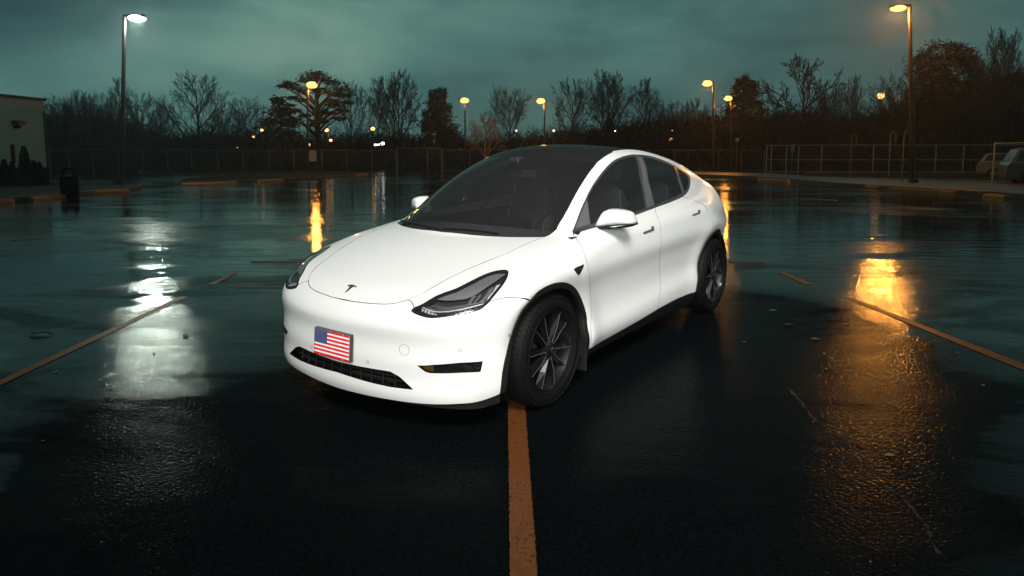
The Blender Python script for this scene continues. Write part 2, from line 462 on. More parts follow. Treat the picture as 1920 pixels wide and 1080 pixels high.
LDARK = prin('lamp_dark', (.03, .03, .032), .25); LCHR = prin('lamp_chrome', (.62, .62, .63), .3, .35); LMID = prin('lamp_reflector', (.26, .26, .27), .25, .6)
EMB = prin('emblem_steel', (.16, .16, .165), .25, .7)
AMBER = prin('amber_reflector', (.07, .032, .005), .3, coat=.2)
REDL = prin('tail_light_red', (.10, .006, .006), .12, coat=1)

car = empty('passenger_car', (0, 0, 0), 0, 'white crossover car with black glass roof and wheels, flag plate on its nose', 'car')
def cut(P, right=False):                              # keep the part with y >= 0 of a traced curve, ending on y = 0
    P = np.array(P); r = []
    for i in range(len(P)):
        if P[i, 1] >= 0: r.append(P[i])
        if i+1 < len(P) and P[i, 1]*P[i+1, 1] < 0:
            u = P[i, 1]/(P[i, 1]-P[i+1, 1]); q = P[i]+(P[i+1]-P[i])*u; q[1] = 0; r.append(q)
    return np.array(r)
def side_pts(xz):
    xz = np.array(xz, float); P, ok = Proj('side').eval(xz); assert ok.all(), xz; return P
def top_pts(xy): P, ok = Proj('top').eval(np.array(xy, float)); assert ok.all(); return P
def cline(z0, z1, n=14):
    z = np.linspace(z0, z1, n); P, ok = hitF(np.c_[z*0+1.6, z*0, z], np.array([-1., 0, 0])*np.ones((n, 1)), 1.4, 200); return P
SF = Proj('sph', (-.30, .42)); SIDE = Proj('side'); TOPP = Proj('top'); DIAG = Proj('diag'); SR = Proj('sphr', (-2.75, .62))

c_hood = cut(trace('617,557.8 672.8,566.7 714.4,570 742,568.3 764.4,562'))
c_hood2 = trace('764.4,562 797.8,546.7 853,516 936.7,480 970,465 1007.5,448.7 1022.5,443.8')
c_wb = cut(trace('812,433.6 829,435.2 890,441 948,444.4 1002.5,444.8 1022.5,443.8'))
c_corner = trace('1022.5,443.8 1030,440.5 1037,435.5 1043.5,429.3')
c_rail = trace('1043.5,429.3 1047,421.5 1060,400 1080,362.5 1100,330 1120,303.7')
c_rail2 = np.r_[trace('1120,303.7 1135,292.5 1148,285.5'), top_pts([(-1.62, .505), (-1.95, .49), (-2.35, .48), (-2.75, .475)])]
c_rail3 = top_pts([(-2.75, .475), (-3.0, .48), (-3.2, .49), (-3.36, .505)])
c_head = cut(trace('1120,303.7 1100,301 1080,298.6 1042.5,295.6 1000,293.6 960,292.8 930,293.2'))
c_apil = trace('1043.5,429.3 1054,433.3 1062,434.4 1073.7,433.6')
c_wtop = trace('1073.7,433.6 1080,417.5 1087,398.5 1095,380 1110,350 1127.5,325 1145,306 1160,296.5 1180,290.5 1195,289.7 1220,292.7 1245,301 1270,312.7 1286,322.5 1292.5,329 1294.6,338 1293.5,349.5 1289,360 1280,368.7')
c_belt1 = trace('1075,439 1115,426.5 1185,405.3 1220,392.5 1229,389')
c_belt2 = trace('1229,389 1257.5,378.6 1280,368.7')
c_a0 = np.array([c_wtop[0], c_belt1[0]])
c_door = trace('1075,439 1080,447.5 1090,462.5 1097.5,482.5 1103.7,508 1106,531 1107.8,557 1108.5,587.5 1107.8,618 1105.4,648.6 1104.8,653.8')
c_sillA = trace('1101.7,655.3 1104.8,653.8'); c_sill1 = trace('1104.8,653.8 1144.5,631 1205.6,596.5 1232.5,580')
c_sill2 = np.r_[trace('1232.5,580 1266.7,561.6'), side_pts([(-2.355, .292)])]
c_split = trace('1229,389 1234,410 1238.6,438 1238.5,467.5 1236.5,500 1237,518 1238.3,535.6 1236,556 1232.5,580')
c_arch = trace('937.3,738.8 942.8,694.5 950.4,657.8 961,618 976.4,584.5 993,564.2')
c_arch2 = trace('993,564.2 1010,546 1031.4,534 1052.8,529.7 1071,535 1083.4,547.8 1092.5,569 1098.7,592 1101.7,620 1101.7,655.3')
c_rd = side_pts([(-2.479, 1.165), (-2.57, 1.09), (-2.645, .99), (-2.69, .88), (-2.70, .752)]); c_rd[0] = c_belt2[-1]
c_ra1 = side_pts([(-2.70, .752), (-2.613, .70), (-2.52, .607), (-2.435, .50), (-2.38, .40), (-2.355, .292)])
c_ra2 = side_pts([(-2.70, .752), (-2.79, .785), (-2.89, .798), (-3.02, .78), (-3.14, .72), (-3.25, .62), (-3.32, .50), (-3.345, .36), (-3.35, .22)])
c_bs = trace('918.6,564.7 937,560 955,557.6 976.4,558.8 993,564.2')
h_up = trace('776,577 792.8,569.5 814.8,556.5 827.8,550.7 856.3,540.3 879.7,528.6 903,517 918.5,511 934,507 947,505.8 952.2,507.5 952.8,512 951.2,519 944.5,531.9 932,548 918.6,564.7')
h_lo = trace('776,577 771.2,583 776,586.8 788.9,592 801.9,595.2 814.8,595.8 847,592 879.7,586.3 899,580.5 908,574.6 918.6,564.7')
c_hs = trace('764.4,562 772,566 776,577')
c_bot = snap([(.48, .895, .212), (.605, .833, .205), (.693, .745, .20), (.776, .602, .195), (.83, .42, .19), (.858, .21, .183), (.865, 0, .178)])
c_bot[0] = c_arch[0]; c_bot[-1, 1] = 0
gr = cut(trace('603,671 636,678.9 686.7,689.7 712,694 731,697 747.8,706 774,730 728,724.4 690,715.5 659,706.4 620,693'))
D = dense
vent = trace('782.5,685.5 788,689.5 797.8,696.7 806,699 814,699.4 860,698.5 900.5,696.7 904.7,678 860,680.8 811.7,684.7 795,686')

P_ = car
hood_out = join(D(c_hood), D(c_hood2), D(c_wb)[::-1])
hc = np.linspace(c_wb[0][0], c_hood[0][0], 40)[1:-1]
hood_out = join(hood_out, top_pts(np.c_[hc, hc*0]))
hood = panel('hood', hood_out, TOPP, PAINT, P_, cen=True)
bo = join(D(c_hood), D(c_hs), D(h_lo), D(c_bs), D(c_arch)[::-1], D(c_bot), cline(c_bot[-1][2], gr[-1][2], 8), D(gr, smooth=False)[::-1], cline(gr[0][2], c_hood[0][2], 20))
tow_c = trace('758,655.8')[0]
def ring_on(c, r, n=28):
    nn = nrmF(np.array([c]))[0]; a = np.cross(nn, [0, 0, 1]); a /= np.linalg.norm(a); b = np.cross(nn, a)
    return snap([c+r*(math.cos(2*math.pi*k/n)*a+math.sin(2*math.pi*k/n)*b) for k in range(n)])
tow = ring_on(tow_c, .031)
bump = panel('front_bumper', bo, SF, PAINT, P_, holes=[D(np.r_[vent, [vent[0]]], .01, smooth=False)[:-1]], cen=True, step=.02, flange=.02)
def seam(c, r, name='seam', w=.0011, par=None, mat=None):
    R = ring_on(c, r, 32); R = [*R, R[0]]; N = nrmF(np.array(R)); mb = MB()
    mb.tube([p+n*.0002 for p, n in zip(R, N)], w, 5, cap=False); return mb.build(name, mat or TRIM2, par or bump, True)
seam(tow_c, .031, 'tow_cover_ring')
for s_ in ('862.2,657.2', '689.4,678.9'):
    c = trace(s_)[0]; seam(c, .009, 'parking_sensor'); seam(c*[1, -1, 1], .009, 'parking_sensor')
c = trace('954.8,629')[0]; seam(c, .008, 'parking_sensor', .0016)
fo = join(D(c_hood2), D(c_corner), D(c_apil), c_a0, D(c_door), c_sillA[::-1], D(c_arch2)[::-1], D(c_bs)[::-1], D(h_up)[::-1], D(c_hs)[::-1])
fender, fender2 = panel('front_fender', fo, DIAG, PAINT, P_, mirror=True)
ws = panel('windscreen', join(D(c_wb), D(c_corner), D(c_rail), D(c_head), top_pts(np.c_[np.linspace(c_head[-1][0], c_wb[0][0], 60)[1:-1], np.zeros(58)])), TOPP, SCREEN, P_, cen=True, off=-.004)
roof = panel('roof_glass', join(D(c_head)[::-1], D(c_rail2), D(top_pts([(-2.75, .475), (-2.75, 0)]), smooth=False), top_pts(np.c_[np.linspace(-2.75, c_head[-1][0], 60)[1:-1], np.zeros(58)])), TOPP, ROOFG, P_, cen=True, off=-.003)
c_rwb = top_pts([(-3.36, .505), (-3.42, .34), (-3.45, .17), (-3.46, 0)])
panel('rear_window', join(D(top_pts([(-2.75, 0), (-2.75, .475)]), smooth=False), D(c_rail3), D(c_rwb), top_pts(np.c_[np.linspace(-3.46, -2.75, 40)[1:-1], np.zeros(38)])), TOPP, ROOFG, P_, cen=True, off=-.003)
c_tail = side_pts([(-3.35, .22), (-3.43, .20), (-3.50, .30), (-3.52, .50), (-3.52, .72), (-3.50, .90), (-3.46, .98)])
e1 = snap([(-3.40, .70, 1.06), (-3.37, .60, 1.12)])
c_tail = np.r_[c_tail, e1, [c_rail3[-1]]]
so = join(D(c_apil), D(c_wtop), D(c_rd), D(c_ra2), D(c_tail), D(c_rail3)[::-1], D(c_rail2)[::-1], D(c_rail)[::-1])
panel('body_side', so, DIAG, PAINT, P_, mirror=True)
fd = panel('front_door', join(D(c_belt1), D(c_split), D(c_sill1)[::-1], D(c_door)[::-1]), SIDE, PAINT, P_, mirror=True)
rd = panel('rear_door', join(D(c_belt2), D(c_rd), D(c_ra1), D(c_sill2)[::-1], D(c_split)[::-1]), SIDE, PAINT, P_, mirror=True)
# tail: hatch with bumper
zz = np.linspace(.22, 1.0, 40)
Pc, okc = SR.eval(np.c_[np.zeros(60), np.linspace(-.38, .50, 60)]); Pc = Pc[okc]; Pc = Pc[(Pc[:, 2] < c_rwb[-1][2]-.01) & (Pc[:, 2] > .2)]
bt = snap([(-3.43, .80, .20), (-3.60, .70, .22), (-3.72, .5, .22), (-3.78, .25, .22), (-3.79, 0, .22)]); bt[0] = c_tail[1]; bt[-1, 1] = 0
hatch = panel('tailgate', join(D(c_rwb), Pc[::-1], bt[::-1], D(c_tail[1:], .03)), SR, PAINT, P_, cen=True, step=.04)
tl = snap([(-3.40, .80, 1.0), (-3.42, .84, .95), (-3.60, .76, .92), (-3.72, .5, .90), (-3.74, .5, .94), (-3.62, .72, 1.0), (-3.48, .74, 1.03)])
# ---- side glazing
wout = join(D(c_wtop), D(c_belt2)[::-1], D(c_belt1)[::-1])
g1 = trace('1107.5,421 1106,408 1101.5,372 1113,351 1131,327 1148,309 1162,300 1180,294.6 1191.5,293.9 1200,330 1207,362 1211.5,389.5 1185,399.2 1150,409.5')
g2 = trace('1204,294.2 1220,296.6 1244,304.8 1263.5,312.5 1272,335 1280.5,360.5 1270,366.2 1250,375 1228,384.3 1216,340')
g3 = trace('1267.5,314.5 1286,326 1290.5,332 1291.3,340 1290.5,349 1287,355.5 1283.5,358.6 1275,335')
def tidy(P, n=.012): return D(np.r_[P, [P[0]]], n, smooth=False)[:-1]
trim, trim2 = panel('window_trim', wout, DIAG, TRIM, P_, holes=[tidy(g1), tidy(g2), tidy(g3)], mirror=True, off=.0015, gap=.0006, flange=.012)
for nm, g in (('front_window', g1), ('rear_side_window', g2), ('quarter_window', g3)):
    panel(nm, tidy(g), DIAG, TINT, P_, mirror=True, off=-.006, gap=-.004, flange=0)
panel('sail_panel', tidy(trace('1077.5,430 1081.5,418.5 1096.5,382 1100,375 1105,410 1106.2,421')), DIAG, TRIM2, trim, mirror=trim2, off=.003)
panel('pillar_cover', tidy(trace('1194.3,294.3 1202.3,294.6 1214,337 1226,385.5 1213.5,389.6 1205,342')), DIAG, TRIM2, trim, mirror=trim2, off=.003)
# ---- door handles, camera trim
def z7(s): q = pix(s)/6.4+[1040, 370]; P, ok = cam_hit(q); return P
h1 = z7('1060,425 1065,440 1075,441 1185,402 1191,390 1184,352 1170,348 1155,352 1158,375 1150,385 1070,412')
h2 = z7('1648,212 1650,225 1660,224 1735,200 1747,185 1742,152 1725,150 1716,160 1722,178 1715,183 1660,203')
panel('door_handle', tidy(h1), SIDE, TRIM2, fd[0], mirror=fd[1], off=.004, gap=0, flange=.004)
panel('door_handle', tidy(h2), SIDE, TRIM2, rd[0], mirror=rd[1], off=.004, gap=0, flange=.004)
panel('side_camera', tidy(trace('1075.3,505 1079,501.7 1088,498.2 1093.8,495.5 1093,501 1089,509 1084,516 1080,511.5')), SIDE, GLOSSB, fender, mirror=fender2, off=.005, gap=0, flange=.006)
# ---- arches, sills, mud flaps, wells
def ring2d(outer, cx, w0, w1):
    o2 = SIDE.uv(outer); c = np.array([cx, .35]); r = np.linalg.norm(o2-c, axis=1); n = len(o2)
    ww = np.linspace(w0, w1, n); i2 = c+(o2-c)*((r-ww)/r)[:, None]
    return i2
oa = np.r_[D(c_arch)[:-1], D(c_arch2)]; k = oa[:, 2] > .17; oa = oa[k]
ia = side_pts(ring2d(oa, 0, .035, .034)); ta, ta2 = panel('wheel_arch_trim', join(oa, ia[::-1]), SIDE, CLAD, P_, mirror=True, off=.006, gap=0, flange=.05)
ob = np.r_[D(c_ra1)[::-1][:-1], D(c_ra2)]
ib = side_pts(ring2d(ob, -2.89, .042, .04)); panel('wheel_arch_trim', join(ob, ib[::-1]), SIDE, CLAD, P_, mirror=True, off=.006, gap=0, flange=.05)
sb = side_pts([(x, .171) for x in np.linspace(-2.34, -.50, 60)])
panel('sill', join(D(c_sillA), D(c_sill1), D(c_sill2), sb), SIDE, CLAD, P_, mirror=True, off=.004, gap=0, flange=.06)
for sy in (1, -1):
    for cx, x0, yw in ((0, -.435, .845), (-2.89, -3.30, .79)):
        mb = MB(); mb.box((x0, sy*yw, .265), (.018, .19, .34 if cx == 0 else .26), bev=.006); mb.build('mud_flap', CLAD, P_)
    for cx in (0, -2.89):
        V = []; Fc = []; n = 30
        for i in range(n+1):
            a = math.radians(-28+236*i/n)
            for r, y in ((.452, .91), (.445, .60), (.0, .60)):
                V.append((cx+r*math.cos(a), sy*y, .35+r*math.sin(a)))
        for i in range(n):
            Fc += [(i*3, i*3+1, i*3+4, i*3+3), (i*3+1, i*3+2, i*3+5, i*3+4)]
        obj('wheel_well', V, Fc, DARK, P_, smooth=True)
# lower lip, a black strip under the bumper
V = []; L = D(c_bot, .03)
for p in L:
    a = np.clip((p[1]-.35)/.55, 0, 1); V += [p-[.012, .006, -.004], p-[.018, .012, .012+.045*a*a], p-[.06, .05, .012+.04*a*a]]
lf = []
for i in range(len(L)-1): lf += [(i*3, i*3+1, i*3+4, i*3+3), (i*3+1, i*3+2, i*3+5, i*3+4)]
V = np.array(V); n = len(V)
obj('lower_lip', np.r_[V, V*[1, -1, 1]], lf+[tuple(reversed([j+n for j in f])) for f in lf], CLAD, P_)
mb = MB(); mb.box((-1.45, 0, .24), (1.9, 1.70, .14)); mb.box((-1.45, 0, .23), (4.4, 1.12, .12)); mb.box((-1.45, 0, .42), (4.2, 1.1, .2)); mb.build('underbody', DARK, P_)
# ---- grille and bumper vents
gb = panel('grille_back', join(D(gr, smooth=False), cline(gr[-1][2], gr[0][2], 10)), SF, DARK, P_, cen=True, off=-.05, gap=-.03, flange=0)
gb.name = 'grille'
zt, zb = gr[0][2], gr[-1][2]
mb = MB()
def front_at(y, z, off):
    P, ok = hitF(np.array([[1.6, y, z]]), np.array([[-1., 0, 0]]), 1.4, 200); return P[0]+nrmF(P)[0]*off
for frac in (.30, .66):
    pts = [front_at(y, zb+(zt-zb)*frac+.006*abs(y), -.026) for y in np.linspace(-.47, .47, 30)]
    mb.tube(pts, .0042, 6)
for y in np.linspace(-.42, .42, 11):
    pts = [front_at(y, z, -.030) for z in np.linspace(zb-.012, zt+.014, 6)]; mb.tube(pts, .004, 5)
for i, y in enumerate(np.linspace(-.378, .378, 10)):
    for z0 in (.16, .78):
        z = zb+(zt-zb)*z0+.005; p = front_at(y, z, -.034); mb.box(p, (.006, .062, .022))
mb.build('grille_bars', CLAD, gb)
vb, vb2 = panel('bumper_vent', D(np.r_[vent, [vent[0]]], .01, smooth=False)[:-1], SF, GLOSSB, P_, mirror=True, off=-.016, gap=-.006, flange=0)
panel('amber_reflector', tidy(trace('791,688 811,686.5 813,690 813,698 806,697.5 797.5,695')), SF, AMBER, vb, mirror=vb2, off=-.008, gap=.001, flange=.006)
c = trace('895,686.5')[0]
for s_, pp in ((1, vb), (-1, vb2)): seam(c*[1, s_, 1]-nrmF(np.array([c*[1, s_, 1]]))[0]*0, .012, 'fog_lamp', .0015, pp, LDARK)
# ---- headlights
def z5(s): q = pix(s)/7.713+[750, 480]; P, ok = cam_hit(q); assert ok.all(), s; return P
hl_out = join(D(h_up), D(h_lo)[::-1])
hl, hl2 = panel('headlight', hl_out, SF, CLEAR, P_, mirror=True, off=-.001, gap=.0015, flange=.0)
uvh = SF.uv(hl_out); inn, oki = SF.eval(inset(uvh, .013))
inn = inn[oki]
def hp(nm, P, mat, off, gap=0, flange=.004, holes=(), par=None):
    return panel(nm, P, SF, mat, hl, mirror=hl2, off=off, gap=gap, flange=flange, holes=holes, step=.02)
hp('bezel', hl_out, LBEZ, -.003, .001, .03, holes=[inn])
hp('housing', hl_out, LDARK, -.030, .002, 0)
hp('inner_cover', tidy(z5('512,606 560,614 640,624 780,622 950,603 1050,563 1130,522 1250,434 1400,332 1528,237 1425,236 1300,260 1180,318 1050,388 905,462 800,514 640,553 570,580')), LGREY, -.010)
hp('light_bar', tidy(z5('296,716 330,725 420,765 500,787 560,794 700,788 900,757 1100,707 1240,672 1240,682 1100,720 900,771 700,801 560,806 490,800 410,778 320,735')), LCHR, -.007, 0, .008)
hp('light_fin', tidy(z5('372,706 480,752 560,764 620,768 800,751 1000,717 1235,662 1235,668 1000,729 800,764 620,780 550,776 470,764 380,718')), LMID, -.010)
hp('light_fin', tidy(z5('440,690 560,732 640,741 700,741 900,712 1250,640 1250,647 900,724 700,753 640,753 550,745 450,702')), LMID, -.012)
hp('light_fin', tidy(z5('508,684 560,702 640,716 720,717 900,693 1270,634 1270,640 900,703 720,729 640,728 550,715 512,694')), LMID, -.014)
for s_ in ('308,752 338,757 332,797 312,790', '352,768 385,772 378,818 350,806', '396,784 437,793 430,838 396,826', '447,808 492,818 478,845 444,838', '500,824 535,842 528,851 494,849',
           '560,835 572,848 550,850', '612,830 624,843 602,846', '672,825 684,838 660,842', '738,815 750,829 724,834', '806,800 818,816 792,822', '872,788 886,804 858,810', '944,772 956,790 930,797', '1020,755 1032,772 1004,780', '1096,736 1108,755 1080,765', '1182,716 1190,730 1168,738'):
    hp('light_cell', tidy(z5(s_), .01), LCHR if len(s_) > 30 else LMID, -.006, 0, .003)
hp('reflector', tidy(z5('970,690 1010,620 1048,560 1090,548 1108,556 1070,600 1020,684')), LMID, -.014)
hp('reflector', tidy(z5('1048,678 1100,615 1130,570 1150,530 1172,527 1165,570 1120,625 1085,668')), LMID, -.014)
hp('reflector', tidy(z5('1140,664 1190,610 1240,550 1290,460 1335,428 1365,426 1350,470 1310,540 1260,600 1205,654')), LMID, -.012)
hp('reflector', tidy(z5('1290,610 1250,648 1290,570 1350,500 1395,405 1468,388 1450,440 1390,530 1340,590')), LCHR, -.010)
# ---- emblem
def z3(s): q = pix(s)/3.6+[520, 480]; P, ok = cam_hit(q); return P
em = z3('475,205 474,199 488,195 505,194.5 524,199 537,207 534,213 522,209 514,209 507,213 494,223 480,235 464,246 457,247 466,236 478,223 487,211 490,206 484,204')
panel('emblem', tidy(em, .006), TOPP, EMB, hood, off=.003, gap=0, flange=.003)
# ---- wipers
def wiper(s, r=.006):
    P = trace(s); N = nrmF(P); Q = D(P+N*.016, .03); mb = MB(); mb.tube(Q, [r]*len(Q), 6)
    Q2 = D(P+N*.008, .03); mb.tube(Q2, [r*.8]*len(Q2), 5); mb.build('wiper', CLAD, ws)
wiper('753,416.5 770,420 790,424.5 815,430.5 830,433.0'); wiper('833,431.5 862,432.5 900,435.5 925,439.5 935,441.3')
# ---- mirrors
def atx(q, X): d = ray(*q); X = -.76-.12*(q[0]-1116)/73; return CAM+d*((X-CAM[0])/d[0])
mo = np.array([atx(q/6.4+[1040, 370], 0) for q in pix('490,352 515,296 545,240 572,195 600,165 655,141 700,141 780,152 858,170 895,192 925,240 945,290 951,316 800,328 640,341')])
bl_ = np.array([atx(q/6.4+[1040, 370], 0) for q in pix('490,352 640,341 800,328 951,316 953,332 940,346 900,356 760,366 640,374 500,385 400,400 350,404')])
def loft(outl, secs, mirror_y=1):
    c = outl.mean(0); V = []; n = len(outl)
    for dx, sc in secs:
        for p in outl:
            q = c+(p-c)*sc; V.append(((q[0]+dx), q[1]*mirror_y, q[2]))
    Fc = []
    for i in range(len(secs)-1):
        for k in range(n):
            j = (k+1) % n; Fc.append((i*n+k, i*n+j, i*n+n+j, i*n+n+k))
    Fc += [tuple(range(n))[::-1], tuple(range((len(secs)-1)*n, len(secs)*n))]
    if mirror_y < 0: Fc = [tuple(reversed(f)) for f in Fc]
    return V, Fc
for s_ in (1, -1):
    yy = lambda P: P
    V, Fc = loft(mo, [(.075, .45), (.066, .68), (.045, .88), (.012, .985), (-.02, 1.0), (-.07, .97), (-.085, .93)], s_)
    mr = obj('side_mirror', V, Fc, PAINT, P_, smooth=True)
    V, Fc = loft(bl_, [(.05, .86), (.035, .95), (0, 1.0), (-.07, .98), (-.085, .9)], s_)
    obj('mirror_base', V, Fc, GLOSSB, mr, smooth=True)
    V, Fc = loft(mo, [(-.0851, .86), (-.088, .86)], s_); obj('mirror_glass', V, Fc, LMID, mr)
    a0 = snap([(-.50, .80, .995)])[0]; pts = [a0*[1, s_, 1], (bl_[-2]*.5+a0*.5)*[1, s_, 1], (bl_[-2]*.7+bl_[1]*.3)*[1, s_, 1]]
    mb = MB(); mb.tube(pts, [.020, .018, .014], 10); mb.build('mirror_arm', CLAD, mr, True)
# ---- flag plate on the nose
pl = empty('front_plate', (0, 0, 0)); pl.parent = P_
pxc, pzc, tlt, hw, hh = 0.9332892421437704, 0.45307862653448666, 0.07451967607030752, .158, .0795
def PP(u, v, d=0): return (pxc-tlt*v*1.0+d, u, pzc+v)        # u to the car's left, v up
def slab(u0, u1, v0, v1, d0, d1, mb):
    V = [PP(u, v, d) for d in (d0, d1) for u, v in ((u0, v0), (u1, v0), (u1, v1), (u0, v1))]
    mb.add(V, [(0, 3, 2, 1), (4, 5, 6, 7), (0, 1, 5, 4), (1, 2, 6, 5), (2, 3, 7, 6), (3, 0, 4, 7)])
mb = MB(); slab(-hw, hw, -hh, hh, -.024, 0, mb); mb.build('plate_frame', TRIM, pl)
FR = prin('flag_red', (.80, .010, .018), .7, spec=.1); FWH = prin('flag_white', (.85, .85, .85), .7, spec=.1); FBL = prin('flag_blue', (.018, .040, .17), .7, spec=.1)
U0, U1, V0, V1 = -hw+.005, hw-.004, -hh+.005, hh-.004
mb = MB(); slab(U0, U1, V0, V1, .0, .0012, mb); fb = mb.build('flag_field', FWH, pl)
mb = MB(); hs = (V1-V0)/13
uc, vc = U0+(U1-U0)*.365, V1-7*hs
for i in range(0, 13, 2):
    v1 = V1-i*hs; slab(uc if i < 7 else U0, U1, v1-hs, v1, .0012, .0020, mb)
mb.build('flag_stripes', FR, pl)
mb = MB(); slab(U0, uc, vc, V1, .0012, .0022, mb); mb.build('flag_canton', FBL, pl)
mb = MB()
for r in range(9):
    nn_ = 6 if r % 2 == 0 else 5
    for k in range(nn_):
        u = U0+(uc-U0)*((k*2+1+(r % 2))/12); v = V1-(V1-vc)*((r+.5+.1)/9.4); pts = []
        for j in range(10):
            a = math.pi/2+j*math.pi/5; rr = .0031 if j % 2 == 0 else .0013; pts.append(PP(u+rr*math.cos(a), v+rr*math.sin(a), .0027))
        mb.add(pts, [tuple(range(10))])
mb.build('flag_stars', FWH, pl)
for u_ in (-.10, .10):
    for v_ in (-.072, .072):
        mb = MB(); mb.tube([PP(u_, v_, .0), PP(u_, v_, .004)], .0035, 8); mb.build('plate_screw', LCHR, pl)
# ---- wheels
def wheel(cx, sy):
    w = empty('wheel', (cx, 0, .352)); w.parent = P_
    yo = .938; Y = lambda y: sy*(y+.0045)
    mb = MB(); prof = [(.246, .925), (.262, .938), (.276, .944), (.300, .9465), (.318, .943), (.333, .934), (.343, .924), (.3495, .908), (.352, .885), (.3525, .82), (.352, .755), (.3495, .732), (.34, .715), (.31, .70), (.25, .705)]
    mb.lathe([(r, Y(y)) for r, y in prof], 96, axis='y')
    for rr in (.268, .327): mb.lathe([(rr-.0015, Y(.939)), (rr, Y(.9475)), (rr+.0015, Y(.939))], 96, axis='y')
    # tread and shoulder blocks
    for k in range(64):
        a = 2*math.pi*k/64
        for (y0, y1, r0, r1) in ((.893, .938, .3535, .336), (.835, .880, .3562, .3562), (.78, .825, .3562, .3562)):
            V = []
            for yv, rv in ((y0, r0), (y1, r1)):
                for da in (-.034, .034):
                    aa = a+da+(yv-.82)*.25
                    for dr in (-.006, .0035): V.append(((rv+dr)*math.cos(aa), Y(yv), (rv+dr)*math.sin(aa)))
            mb.add(V, [(0, 1, 3, 2), (4, 6, 7, 5), (1, 5, 7, 3), (0, 2, 6, 4), (0, 4, 5, 1), (2, 3, 7, 6)])
    mb.build('tyre', RUB, w, True)
    mb = MB(); mb.lathe([(.252, Y(.930)), (.2495, Y(.936)), (.243, Y(.934)), (.238, Y(.918)), (.230, Y(.90)), (.222, Y(.86)), (.215, Y(.74)), (.03, Y(.73))], 72, axis='y'); rim = mb.build('rim', BARREL, w, True)
    mb = MB(); mb.lathe([(.252, Y(.9305)), (.2495, Y(.9375)), (.2435, Y(.936)), (.239, Y(.922))], 72, axis='y'); mb.build('rim_lip', GLOSSB, rim, True)
    mb = MB(); mb.lathe([(.165, Y(.78)), (.165, Y(.80)), (.06, Y(.80)), (.06, Y(.86))], 40, axis='y'); mb.build('brake_disc', LDARK, w, True)
    mb = MB(); mr_ = MB()
    def pt(r, a, y): return (r*math.cos(math.radians(a))*1.0, Y(y), r*math.sin(math.radians(a)))
    for k in range(5):
        A = 41+72*k; d = 1
        for (da, wl, wr, yr, yl) in ((0, 10, 8, .928, .900), (31, 5, 6, .918, .880)):
            a = A+da
            V = [pt(.050, a-22, .905), pt(.050, a, .922), pt(.050, a+22, .900), pt(.14, a-8, .905 if da == 0 else .89), pt(.14, a+2, .932 if da == 0 else .918), pt(.14, a+9, .888),
                 pt(.243, a-wl, yl), pt(.243, a+3, yr), pt(.243, a+wr, .872)]
            B = [(p[0], p[1]-sy*.035, p[2]) for p in (V[0], V[2], V[3], V[5], V[6], V[8])]
            Fc = [(0, 1, 4, 3), (1, 2, 5, 4), (3, 4, 7, 6), (4, 5, 8, 7), (0, 3, 11, 9), (3, 6, 13, 11), (2, 10, 12, 5), (5, 12, 14, 8), (9, 11, 12, 10), (11, 13, 14, 12)]
            mb.add(V+B, Fc); mr_.tube([V[1], V[4], V[7]], [.0022, .0018, .0015], 5)
    mb.build('spokes', SPOKE, rim); mr_.build('spoke_highlights', TRIM2, rim, True)  # thin grey beads along the ridges, edge highlights put into colour
    mb = MB(); mb.lathe([(.066, Y(.895)), (.062, Y(.918)), (.040, Y(.926)), (.034, Y(.932)), (.001, Y(.934))], 36, axis='y'); hub = mb.build('hub_cap', GLOSSB, rim, True)
    for k in range(5):
        mb = MB(); a = math.radians(60+72*k); mb.tube([(.05*math.cos(a), Y(.90), .05*math.sin(a)), (.05*math.cos(a), Y(.929), .05*math.sin(a))], .007, 6); mb.build('lug_nut', LDARK, rim)
    # the T mark on the cap
    mb = MB(); T = [(-.020, .014), (-.010, .018), (0, .019), (.010, .018), (.020, .014), (.016, .009), (.006, .012), (.004, .006), (0, -.022), (-.004, .006), (-.006, .012), (-.016, .009)]
    mb.add([(x, Y(.9352), z) for x, z in T], [tuple(range(12))]); mb.build('cap_mark', TRIM2, hub)
    return w
for cx in (0, -2.89):
    for sy in (1, -1): wheel(cx, sy)
# ---- cabin
cab = empty('interior', (0, 0, 0)); cab.parent = P_
mb = MB(); mb.box((-1.7, 0, .42), (2.7, 1.56, .06)); mb.box((-1.5, .82, .70), (2.2, .03, .60)); mb.box((-1.5, -.82, .70), (2.2, .03, .60)); mb.box((-2.95, 0, .8), (.05, 1.3, .7)); mb.build('cabin_floor', DARK, cab)
mb = MB()
V = []; 
for x, z in ((-.24, .955), (-.34, .985), (-.60, .995), (-.74, .985), (-.80, .93), (-.80, .80)):
    for y in np.linspace(-.66, .66, 13): V.append((x-.0+.12*(1-(y/.66)**2)*(1 if x > -.5 else .3), y, z-.01*(y/.66)**2))
fc = [(i*13+j, i*13+j+1, i*13+j+14, i*13+j+13) for i in range(5) for j in range(12)]
mb.add(V, fc); mb.build('dashboard', DASH, cab, True)
mb = MB(); mb.box((-.86, 0, .93), (.012, .40, .24), bev=.004); mb.build('screen', GLOSSB, cab)
mb = MB(); pts = [(-.93+.06*math.sin(a)*-1, .37+.18*math.cos(a), .93+.17*math.sin(a)) for a in np.linspace(0, 2*math.pi, 30)]; mb.tube(pts, .014, 8, cap=False)
mb.tube([(-.93, .20, .92), (-.90, .37, .90), (-.93, .54, .92)], .02, 8); mb.tube([(-.78, .37, .86), (-.90, .37, .90)], .03, 8); mb.build('steering_wheel', LDARK, cab, True)
mb = MB(); p0 = at(979, 326, 1.0); d = ray(979, 326); q = CAM+d*((0-CAM[1])/d[1]); mb.box(q, (.03, .26, .065), rz=0, bev=.012); mb.build('rear_view_mirror', TRIM2, cab)
